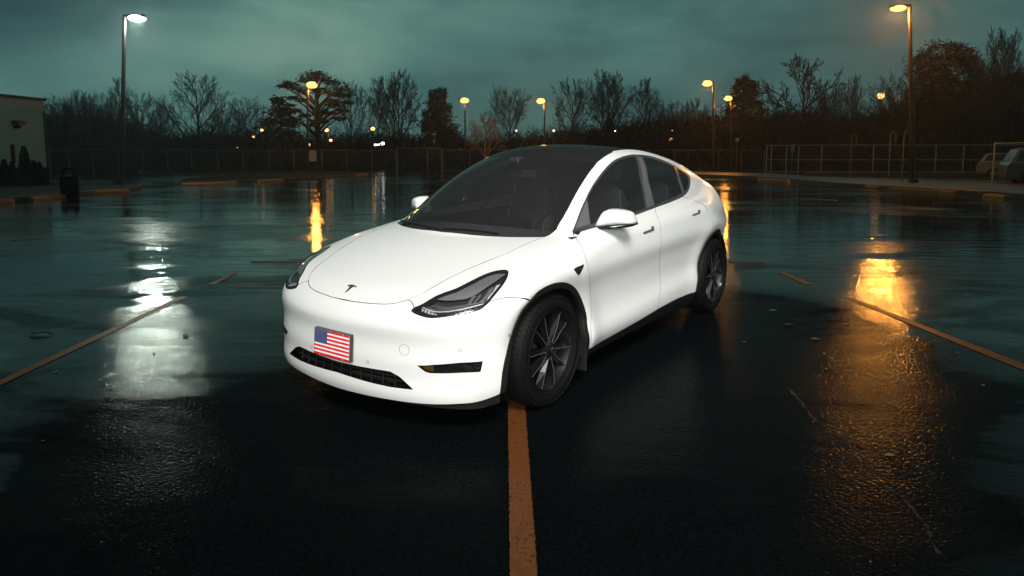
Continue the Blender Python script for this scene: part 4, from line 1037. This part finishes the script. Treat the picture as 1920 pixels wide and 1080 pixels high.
# local x runs along the front wall to the left, local y: which side is the back?
nb = np.array([-dv[1], dv[0]]); sgn = 1 if np.dot(nb, Cb[:2]-CAM[:2]) > 0 else -1
def bbox(nm, x0, x1, y0, y1, z0, z1, mat, par=bld, bev=0):
    mb = MB(); ya, yb = sorted((y0*sgn, y1*sgn)); mb.box(((x0+x1)/2, (ya+yb)/2, (z0+z1)/2), (x1-x0, yb-ya, z1-z0), bev=bev); return mb.build(nm, mat, par)
Wl = bbox('wall', 0, bl, 0, 14, 0, hb-.62, WALL)
bbox('upper_band', -.003, bl, -.03, 14, hb-.62, hb-.05, BAND)
bbox('roof_edge', -.10, bl+.1, -.14, 14.1, hb-.05, hb+.12, ROOFE)
def xw(px, py=300):
    d = ray(px, py); e = dv; M = np.array([[e[0], -d[0]], [e[1], -d[1]]]); q = np.linalg.solve(M, CAM[:2]-Cb[:2]); return float(q[0]), float(CAM[2]+d[2]*q[1]-zb)
x52, z262 = xw(52, 262)
bbox('wall_joint', x52-.02, x52+.02, -.012, 0, 0, hb-.64, BAND, Wl); bbox('wall_joint', 0, bl, -.014, 0, z262-.02, z262+.02, BAND, Wl)
bbox('downpipe', .08, .18, -.10, -.01, 0, hb-.7, POLE)
xa, za = xw(27.5, 306); xb_, zb2 = xw(19.5, 271)
wn = bbox('window', xa, xb_, -.03, .05, za, zb2, DARK); bbox('window_frame', xa-.04, xa, -.05, .02, za, zb2, POLE, wn); bbox('window_frame', xb_, xb_+.04, -.05, .02, za, zb2, POLE, wn)
xa, za = xw(37, 234); xb_, zb2 = xw(21, 226); lm_ = bbox('wall_light', xa, xb_, -.35, 0, za, zb2, POLE); xc, zc = xw(28, 236); bbox('light_box', xc-.15, xc+.15, -.25, 0, zc-.14, zc+.05, DARK, lm_)
def leafcloud(mb, n, fn, sz, rnd, m=0):
    for _ in range(n):
        p = fn(); a = rnd.uniform(0, 6.28); e = rnd.uniform(-1, 1); s_ = sz*rnd.uniform(.5, 1.3)
        u = np.array([math.cos(a), math.sin(a), e]); u /= np.linalg.norm(u); v = np.cross(u, [rnd.uniform(-1, 1), rnd.uniform(-1, 1), rnd.uniform(-.2, 1)]); v /= np.linalg.norm(v)+1e-9
        mb.add([p-u*s_, p+v*s_*.55, p+u*s_, p-v*s_*.5], [(0, 1, 2, 3)], m)
rnd = random.Random(3)
Hb = G(46, 341); sh = sof(Hb)
def hedge():
    P0h, P1h = G(-60, 343), G(93, 340); hgt = 23/FPX*sh; mb = MB(); e = (P1h-P0h); 
    nrm = np.array([-e[1], e[0], 0]); nrm /= np.linalg.norm(nrm)
    if np.dot(nrm[:2], FH) < 0: nrm = -nrm
    leafcloud(mb, 7000, lambda: P0h-Hb+e*rnd.random()+nrm*rnd.uniform(0, 1.4)+np.array([0, 0, hgt*(1-rnd.random()**2.2)])+np.array([0, 0, rnd.uniform(-.05, .05)]), .10, rnd)
    mb.box(tuple((P0h+P1h)/2-Hb+nrm*.7+np.array([0, 0, hgt*.44])), (np.linalg.norm(e[:2])*.99, 1.1, hgt*.86), rz=math.atan2(e[1], e[0]))
    o = mb.build('hedge', LEAF); o.location = Hb; tag(o, 'low clipped dark hedge in front of the pale building', 'hedge')
hedge()
def cone(px, top, wpx, lab):
    B = G(px, 338.5); s_ = sof(B); T = at(px, top, s_); h = T[2]-B[2]; w = wpx/FPX*s_/2; S = empty('conical_shrub', tuple(B), 0, lab, 'shrub', 'conical shrubs rising from the hedge')
    mb = MB(); mb.tube([(0, 0, 0), (0, 0, h*.8)], .05, 6); mb.build('stem', BARK, S); mb = MB()
    def fn():
        z = rnd.random()**1.3; r = w*(math.sin(math.pi*min(1, .25+.75*z))**.7)*(1.05-.25*z)*math.sqrt(rnd.random()); a = rnd.uniform(0, 6.28); return np.array([r*math.cos(a), r*math.sin(a), h*(.25+.75*z)])
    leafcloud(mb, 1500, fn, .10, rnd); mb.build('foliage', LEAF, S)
for px, top, w, lab in ((10.5, 300, 11, 'small conical shrub at the left end of the hedge'), (24.5, 304, 10, 'conical shrub just left of the tallest one'), (48.5, 275, 19, 'tallest conical shrub in the middle of the hedge'), (65.5, 302, 12, 'conical shrub right of the tallest one'), (75.5, 305, 11, 'conical shrub at the right end of the hedge')):
    cone(px, top, w, lab)

# ------------------------------------------------------------------ parked vehicles behind the right fence
def parked(loc, rz, col, lab, tall=0.0):
    root = empty('parked_car', tuple(loc), rz, lab, 'car', 'cars parked beyond the right fence')
    M1 = prin('parked_paint', col, .3, coat=.6); GL = GLOSSB
    prof = [(2.25, .35), (2.30, .62), (2.22, .85), (1.95, .98), (1.15, 1.06), (-2.1, 1.10), (-2.25, .95), (-2.3, .45), (-2.2, .3), (2.1, .28)]
    cabp = [(1.15, 1.05), (.45, 1.50+tall), (.1, 1.58+tall), (-1.5, 1.60+tall), (-1.85, 1.52+tall), (-2.12, 1.08)]
    def ext(pf, w0, w1, z0, z1, nm, mat, par=root, off=0):
        V = []; n = len(pf)
        for sy in (-1, 1):
            for x, z in pf:
                w = w0+(w1-w0)*max(0, min(1, (z-z0)/(z1-z0))); w *= (1-.10*max(0, abs(x)-1.7)/.6); V.append((x, sy*(w+off), z))
        Fc = [tuple(range(n))[::-1], tuple(range(n, 2*n))]+[(i, (i+1) % n, n+(i+1) % n, n+i) for i in range(n)]
        o = obj(nm, V, Fc, mat, par); md = o.modifiers.new('b', 'BEVEL'); md.width = .05; md.segments = 3; md.limit_method = 'ANGLE'; return o
    b = ext(prof, .86, .93, .3, .8, 'body', M1); ext(cabp, .86, .66, 1.05, 1.6+tall, 'cabin', M1, b)
    gl = [(.98, 1.10), (.42, 1.46+tall), (.1, 1.51+tall), (-1.45, 1.53+tall), (-1.72, 1.46+tall), (-1.9, 1.12)]
    V = []
    for sy in (-1, 1):
        for x, z in gl: V.append((x, sy*(.86-.20*(z-1.05)/(.55+tall)+.004), z))
    obj('side_windows', V, [tuple(range(6)), tuple(range(6, 12))], GL, b)
    obj('windscreen', [(1.12, -.72, 1.09), (1.12, .72, 1.09), (.50, .60, 1.47+tall), (.50, -.60, 1.47+tall)], [(0, 1, 2, 3)], GL, b).location = (.02, 0, .012)
    for sy in (-1, 1):
        for x in (1.42, -1.38):
            w = empty('wheel', (x, sy*.84, .34)); w.parent = root; mb = MB(); mb.lathe([(.2, -.10), (.33, -.10), (.34, 0), (.33, .10), (.2, .10)], 24, axis='y'); mb.build('tyre', RUB, w, True)
            mb = MB(); mb.lathe([(.21, sy*.08), (.2, sy*.10), (.05, sy*.09), (.0, sy*.09)], 20, axis='y'); mb.build('rim', STEEL, w, True)
        mb = MB(); mb.box((2.18, sy*.66, .80), (.14, .34, .13), bev=.03); mb.build('headlight', LCHR, b)
        mb = MB(); mb.box((.85, sy*.98, 1.12), (.12, .20, .13), bev=.03); mb.build('side_mirror', M1, b)
    mb = MB(); mb.box((2.27, 0, .55), (.06, 1.0, .22), bev=.02); mb.build('grille', DARK, b)
pc1 = G(1912, 335); parked(pc1, YAW+math.pi+.95, (.13, .15, .155), 'pale car with its bonnet showing behind the fence post', 0)
pc2 = G(1990, 350); parked(pc2, YAW+math.pi+1.15, (.06, .085, .095), 'dark blue-grey car cut by the right edge of the view', .12)

# ------------------------------------------------------------------ trees
def branch_tree(seed, h, fan=1.0, n1=9, tr=.22, base=.22, nsub=(7, 6, 5), stems=1, tip=.016, dome=.85, wig=.09):
    """trunk with limbs whose length follows a rounded crown outline"""
    rd = random.Random(seed); T = MB(); K = MB(); R0 = h*.42*fan
    def env_r(z): u = (z/h-base)/(1-base); return R0*max(.05, math.sin(math.pi*min(1, max(0, u*dome+.10)))**.75)
    def grow(p, d, L, r, lv):
        k = 3; pts = [p]; dd = d/np.linalg.norm(d); r1 = max(tip, r*.4)
        for i in range(k):
            dd = dd+np.array([rd.gauss(0, wig), rd.gauss(0, wig), rd.gauss(0, wig*.5)+.06]); dd /= np.linalg.norm(dd); pts.append(pts[-1]+dd*L/k)
        K.tube(pts, list(np.linspace(r, r1, k+1)), 4 if lv <= 1 else 3, cap=False)
        if lv >= 4: return
        nc = nsub[lv-1]
        for j in range(nc):
            u = .18+.80*(j+rd.random())/nc; f = u*k; i = min(int(f), k-1); q = pts[i]+(pts[i+1]-pts[i])*(f-i)
            e = np.cross(dd, [rd.gauss(0, 1), rd.gauss(0, 1), rd.gauss(0, 1)]); e /= np.linalg.norm(e)+1e-9
            grow(q, dd*.8+e*rd.uniform(.45, .8), L*rd.uniform(.38, .52)*(1.2-.45*u), max(tip, r*.5*(1.1-.4*u)), lv+1)
    for s_ in range(stems):
        la = s_*2*math.pi/max(stems, 1)+.4; lean = np.array([math.cos(la), math.sin(la), 0])*(.16 if stems > 1 else .02); o = lean*1.2*(stems > 1)
        pts = [o, o+lean*h*.3+[0, 0, h*.3], o+lean*h*.5+[rd.gauss(0, .15), rd.gauss(0, .15), h*.62], o+lean*h*.6+[0, 0, h*.88]]
        pts = [np.array(p, float) for p in pts]; T.tube(pts, [tr, tr*.75, tr*.42, tr*.1], 8, cap=False)
        for j in range(n1):
            z = h*(base+(.80-base)*(j+rd.random()*.6)/n1); f = min(2.99, z/h/.88*3*.98); i = int(f); q = pts[i]+(pts[i+1]-pts[i])*(f-i)
            a = j*2.4+rd.uniform(-.4, .4); u = (z/h-base)/(.8-base); tz_ = min(h, z+h*(.22+.16*(1-u))); rr = env_r(tz_)*rd.uniform(.85, 1.05)
            d = np.array([math.cos(a)*rr, math.sin(a)*rr, tz_-z]); L = np.linalg.norm(d); grow(q, d, L, tr*.40*(1.1-.5*u), 1)
    return T, K
def to_mesh(nm, mb, mat):
    me = bpy.data.meshes.new(nm); me.from_pydata([tuple(map(float, v)) for v in mb.v], [], mb.f); me.materials.append(mat); return me
PR = []
for sd, kw in ((1, dict(fan=1.15, n1=13, tr=.30, base=.16)), (2, dict(fan=.85, n1=12, tr=.26, base=.25)), (3, dict(fan=.95, n1=8, tr=.24, base=.20, stems=3)), (4, dict(fan=1.1, n1=13, tr=.26, base=.30, dome=.7)), (5, dict(fan=.60, n1=13, tr=.22, base=.2))):
    T, K = branch_tree(sd, 12, **kw); zz_ = max(v[2] for v in K.v); ww = np.percentile([math.hypot(v[0], v[1]) for v in K.v], 97)
    PR.append((to_mesh('trunk', T, BARK), to_mesh('crown', K, BARK), zz_, ww))
def bare(px, top, wpx, s_, k, lab, mat=None, rz=None, bend=0):
    T = at(px, top, s_); B = np.array([T[0], T[1], float(tz(s_))-.3]); h = T[2]-B[2]; w = wpx/FPX*s_/2; t_, c_, z0, w0 = PR[k]
    R = empty('bare_tree', tuple(B), 0, lab, 'tree', 'bare winter trees behind the fence')
    for nm, me in (('trunk', t_), ('crown', c_)):
        if mat: me = me.copy(); me.materials[0] = mat
        o = bpy.data.objects.new(nm, me); C.objects.link(o); o.parent = R; o.scale = (w/w0, w/w0, h/z0); o.rotation_euler = (0, 0, rz if rz is not None else (px*.37) % 6.28)
bare(365, 130, 138, 84, 0, 'large round-crowned bare tree left of the pine')
bare(222, 143, 62, 92, 4, 'narrow bare tree right behind the white lamp post')
for px, tp, w, k in ((112, 172, 70, 3), (145, 166, 72, 1), (178, 168, 72, 3), (268, 170, 90, 0), (300, 185, 60, 1), (420, 200, 60, 3)):
    bare(px, tp, w, 99, k, 'one of the distant bare trees in the left woodland')
bare(458, 176, 78, 95, 3, 'bare tree with a fan crown midway between round tree and pine')
bare(655, 150, 84, 92, 1, 'bare tree touching the right side of the pine')
bare(708, 142, 60, 90, 4, 'left stem of the tall twin bare trees left of the evergreen')
bare(745, 126, 90, 88, 2, 'tall multi-stemmed bare tree left of the evergreen')
bare(908, 212, 74, 79.6, 1, 'small bare tree lit orange beside the pale lamp', BARK_LIT)
bare(955, 156, 88, 90, 3, 'bare tree with spreading crown above the car roof, right of the lit tree')
bare(1072, 140, 96, 92, 0, 'broad bare tree right of the lamp above the roof')
bare(1140, 126, 104, 90, 2, 'tallest bare tree above the car roof')
bare(1212, 144, 70, 94, 4, 'upright bare tree left of the tall orange lamp pair')
bare(1262, 184, 70, 98, 3, 'low bare tree behind the orange lamp pair'); bare(1306, 180, 60, 99, 1, 'low bare tree left of the dark oak')
bare(1604, 138, 50, 112, 4, 'faint far bare tree in the gap left of the right woodland')
bare(1688, 130, 96, 90, 3, 'bare tree behind the tallest orange lamp post'); bare(1738, 96, 90, 92, 1, 'bare tree at the left of the tall right woodland')
bare(1885, 44, 100, 80, 2, 'tallest bare tree at the right edge'); bare(1838, 100, 90, 92, 0, 'bare tree left of the tallest right edge tree'); bare(1560, 150, 70, 96, 3, 'bare tree right of the budded tree')
def clumped(nm, px, top, wpx, s_, lab, clumps, per, lsz, crad, trunk_r=.3, limbs=True, seed=1, tpx=None, flat=.5):
    """foliage tree: clumps given in picture units (dx, y, radius) become balls of leaves round real limbs"""
    rd = random.Random(seed); T0 = at(px, top, s_); B = np.array([T0[0], T0[1], float(tz(s_))-.3]); R = empty(nm, tuple(B), 0, lab, 'tree'); K = MB(); T = MB()
    q = s_/FPX; h = T0[2]-B[2]; LT3 = np.array([FH[1], -FH[0], 0]); F3 = np.array([FH[0], FH[1], 0])
    T.tube([(0, 0, 0), (0, 0, h*.5), (0, 0, h*.93)], [trunk_r, trunk_r*.8, trunk_r*.3], 8)
    for (dx, y, r) in clumps:
        c = LT3*dx*q+F3*rd.uniform(-1, 1)*abs(r)*q*1.2+np.array([0, 0, h-(y-top)*q]); rr = r*q
        if limbs:
            z0 = max(h*.25, c[2]-abs(dx)*q*.5-1.0); T.tube([(0, 0, z0), tuple(c*[.5, .5, 0]+np.array([0, 0, (z0+c[2])/2+.3])), tuple(c)], [trunk_r*.4, trunk_r*.25, .04], 5, cap=False)
        for _ in range(per):
            v = np.array([rd.gauss(0, .62), rd.gauss(0, .62), rd.gauss(0, .55)*flat])*rr
            p = c+v; a = rd.uniform(0, 6.28); u = np.array([math.cos(a), math.sin(a), rd.uniform(-.5, .7)])*lsz*rd.uniform(.5, 1.3); w = np.cross(u, [rd.gauss(0, 1), rd.gauss(0, 1), rd.gauss(0, 1)]); w *= .5*lsz/(np.linalg.norm(w)+1e-9)
            K.add([p-u, p+w, p+u, p-w], [(0, 1, 2, 3)])
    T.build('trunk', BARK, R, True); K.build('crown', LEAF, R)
pc = [(-8, 145, 16), (-22, 150, 12), (2, 138, 14), (14, 148, 17), (30, 155, 16), (42, 165, 15), (-52, 155, 11), (-62, 160, 9), (-40, 163, 14), (-24, 170, 15), (50, 178, 13), (36, 175, 14), (-45, 182, 9), (-30, 186, 10), (10, 168, 12),
      (30, 195, 12), (48, 205, 10), (20, 210, 13), (-38, 205, 8), (-20, 215, 9), (-40, 222, 10), (12, 225, 14), (38, 220, 10), (-54, 210, 7), (56, 190, 8), (-8, 232, 9), (25, 188, 12), (-48, 196, 6)]
clumped('pine_tree', 592, 128, 130, 83, 'tall flat-topped pine behind the orange lamp at left centre', pc, 230, .17, 1, .42, seed=4, flat=.32)
clumped('evergreen_tree', 524, 178, 60, 86, 'small dark evergreen immediately left of the pine', [(-2, 190, 12), (-10, 210, 16), (12, 208, 13), (0, 225, 20), (-22, 228, 12), (22, 230, 12), (-8, 245, 22), (14, 250, 18)], 320, .24, 1, .2, seed=9, flat=.6)
rd_ = random.Random(2); ec = []
for i in range(60):
    u = i/59; y = 172+u*118; w = 7+u*38; ec.append((rd_.uniform(-w, w), y, 7+6*u))
clumped('evergreen_tree', 820, 170, 90, 82, 'dense conical evergreen left of the pale orange lamp', ec, 240, .17, 1, .3, limbs=False, seed=6, flat=.9)
oc = []
for i in range(110):
    a, r = rd_.uniform(0, 6.28), math.sqrt(rd_.random()); y = 150+i*1.25; w = 8+30*min(1, (y-148)/60)**.7; oc.append((w*r*math.cos(a), y+rd_.uniform(-4, 4), rd_.uniform(5, 10)))
clumped('evergreen_tree', 1396, 145, 80, 86, 'dense rounded dark tree right of the shorter lamp of the pair', oc, 130, .19, 1, .35, limbs=False, seed=8, flat=.9)
T, K = branch_tree(17, 12, fan=1.25, n1=11, tr=.34, base=.22, nsub=(6, 4, 3), tip=.040, dome=.8, wig=.14)
PR.append((to_mesh('trunk', T, BARK), to_mesh('crown', K, BARK), max(v[2] for v in K.v), np.percentile([math.hypot(v[0], v[1]) for v in K.v], 97)))
bare(1510, 94, 158, 82, 5, 'knobbly open-branched tree right of centre, left of the tallest orange lamp')
dc = []
for i in range(170):
    a, r = rd_.uniform(0, 6.28), math.sqrt(rd_.random()); dc.append((60*r*math.cos(a)+rd_.gauss(0, 3), 132-52*r*math.sin(a) if math.sin(a) > 0 else 132-90*r*math.sin(a), rd_.uniform(5, 12)))
clumped('dense_tree', 1775, 72, 130, 84, 'broad dense dark tree at the right behind the rail fence', dc, 85, .17, 1, .4, limbs=False, seed=14, flat=.8)
# the wood that closes the view: one mass of twigs and undergrowth
def wood():
    rd = random.Random(21); mb = MB(); xs = [-200, 90, 130, 200, 260, 330, 420, 480, 520, 600, 680, 740, 790, 860, 900, 960, 1010, 1060, 1120, 1200, 1260, 1330, 1400, 1450, 1520, 1590, 1640, 1680, 1740, 1800, 1860, 1920, 2150]
    ys = [200, 200, 198, 200, 225, 245, 240, 240, 246, 252, 246, 244, 248, 256, 262, 252, 248, 238, 230, 218, 212, 208, 204, 204, 196, 206, 200, 186, 146, 136, 128, 122, 110]
    for layer, (s_, n, dyy) in enumerate(((87, 520, 22), (95, 620, 8), (106, 620, -4))):
        for i in range(n):
            px = -220+2390*(i+rd.random())/n; tp = float(np.interp(px, xs, ys))+dyy+rd.uniform(-7, 13); T0 = at(px, tp, s_+rd.uniform(-3, 3)); z0 = float(tz(s_))-.3; h = T0[2]-z0
            if h < 1: continue
            lean = np.array([rd.gauss(0, .25), rd.gauss(0, .25), 0]); p0 = np.array([T0[0], T0[1], z0]); mb.tube([p0, p0+np.array([0, 0, h*.6])+lean, T0+lean*1.6], [.10, .06, .015], 3, cap=False)
            for j in range(46):
                u = rd.random()**.7; p = p0+np.array([0, 0, h*u])+lean*u*1.4+np.array([rd.gauss(0, .7), rd.gauss(0, .7), 0])
                L = rd.uniform(.5, 1.3)*(1.2-.6*u); d = np.array([rd.gauss(0, .6), rd.gauss(0, .6), rd.uniform(.4, 1.2)]); d *= L/np.linalg.norm(d); w = np.cross(d, [rd.gauss(0, 1), rd.gauss(0, 1), 0]); w /= np.linalg.norm(w)+1e-9; w *= .05+.30*(1-u)
                mb.add([p-w, p+w, p+d], [(0, 1, 2)])
    for i in range(9000):                                # undergrowth, thick near the ground
        px = rd.uniform(-220, 2170); s_ = rd.uniform(91, 108); tp = float(np.interp(px, xs, ys)); y = tp+22+(318-tp-22)*rd.random()**.8; p = at(px, y, s_)
        for j in range(3):
            d = np.array([rd.gauss(0, 1), rd.gauss(0, 1), rd.gauss(0, 1)]); d *= rd.uniform(.5, 1.5)/np.linalg.norm(d); w = np.cross(d, [rd.gauss(0, 1), rd.gauss(0, 1), rd.gauss(0, 1)]); w *= rd.uniform(.4, 1.1)/(np.linalg.norm(w)+1e-9)
            mb.add([p-d, p+w, p+d, p-w], [(0, 1, 2, 3)])
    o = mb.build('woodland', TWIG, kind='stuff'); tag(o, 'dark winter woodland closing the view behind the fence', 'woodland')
wood()
# ------------------------------------------------------------------ damp air
HZ = .0010
if HZ > 0:
    mt = bpy.data.materials.new('haze'); t = nt(mt)
    v = nd(t, 'ShaderNodeVolumePrincipled', {'Color': (.93, .96, 1.0, 1), 'Density': HZ, 'Anisotropy': .78}); out(t, vol=v.outputs[0])
    mb = MB(); ctr = CAM[:2]+FH*42; mb.box((ctr[0], ctr[1], 5.0), (150, 300, 26), rz=YAW); o = mb.build('haze', mt, kind='stuff'); tag(o, 'thin damp haze hanging over the whole car park', 'haze')
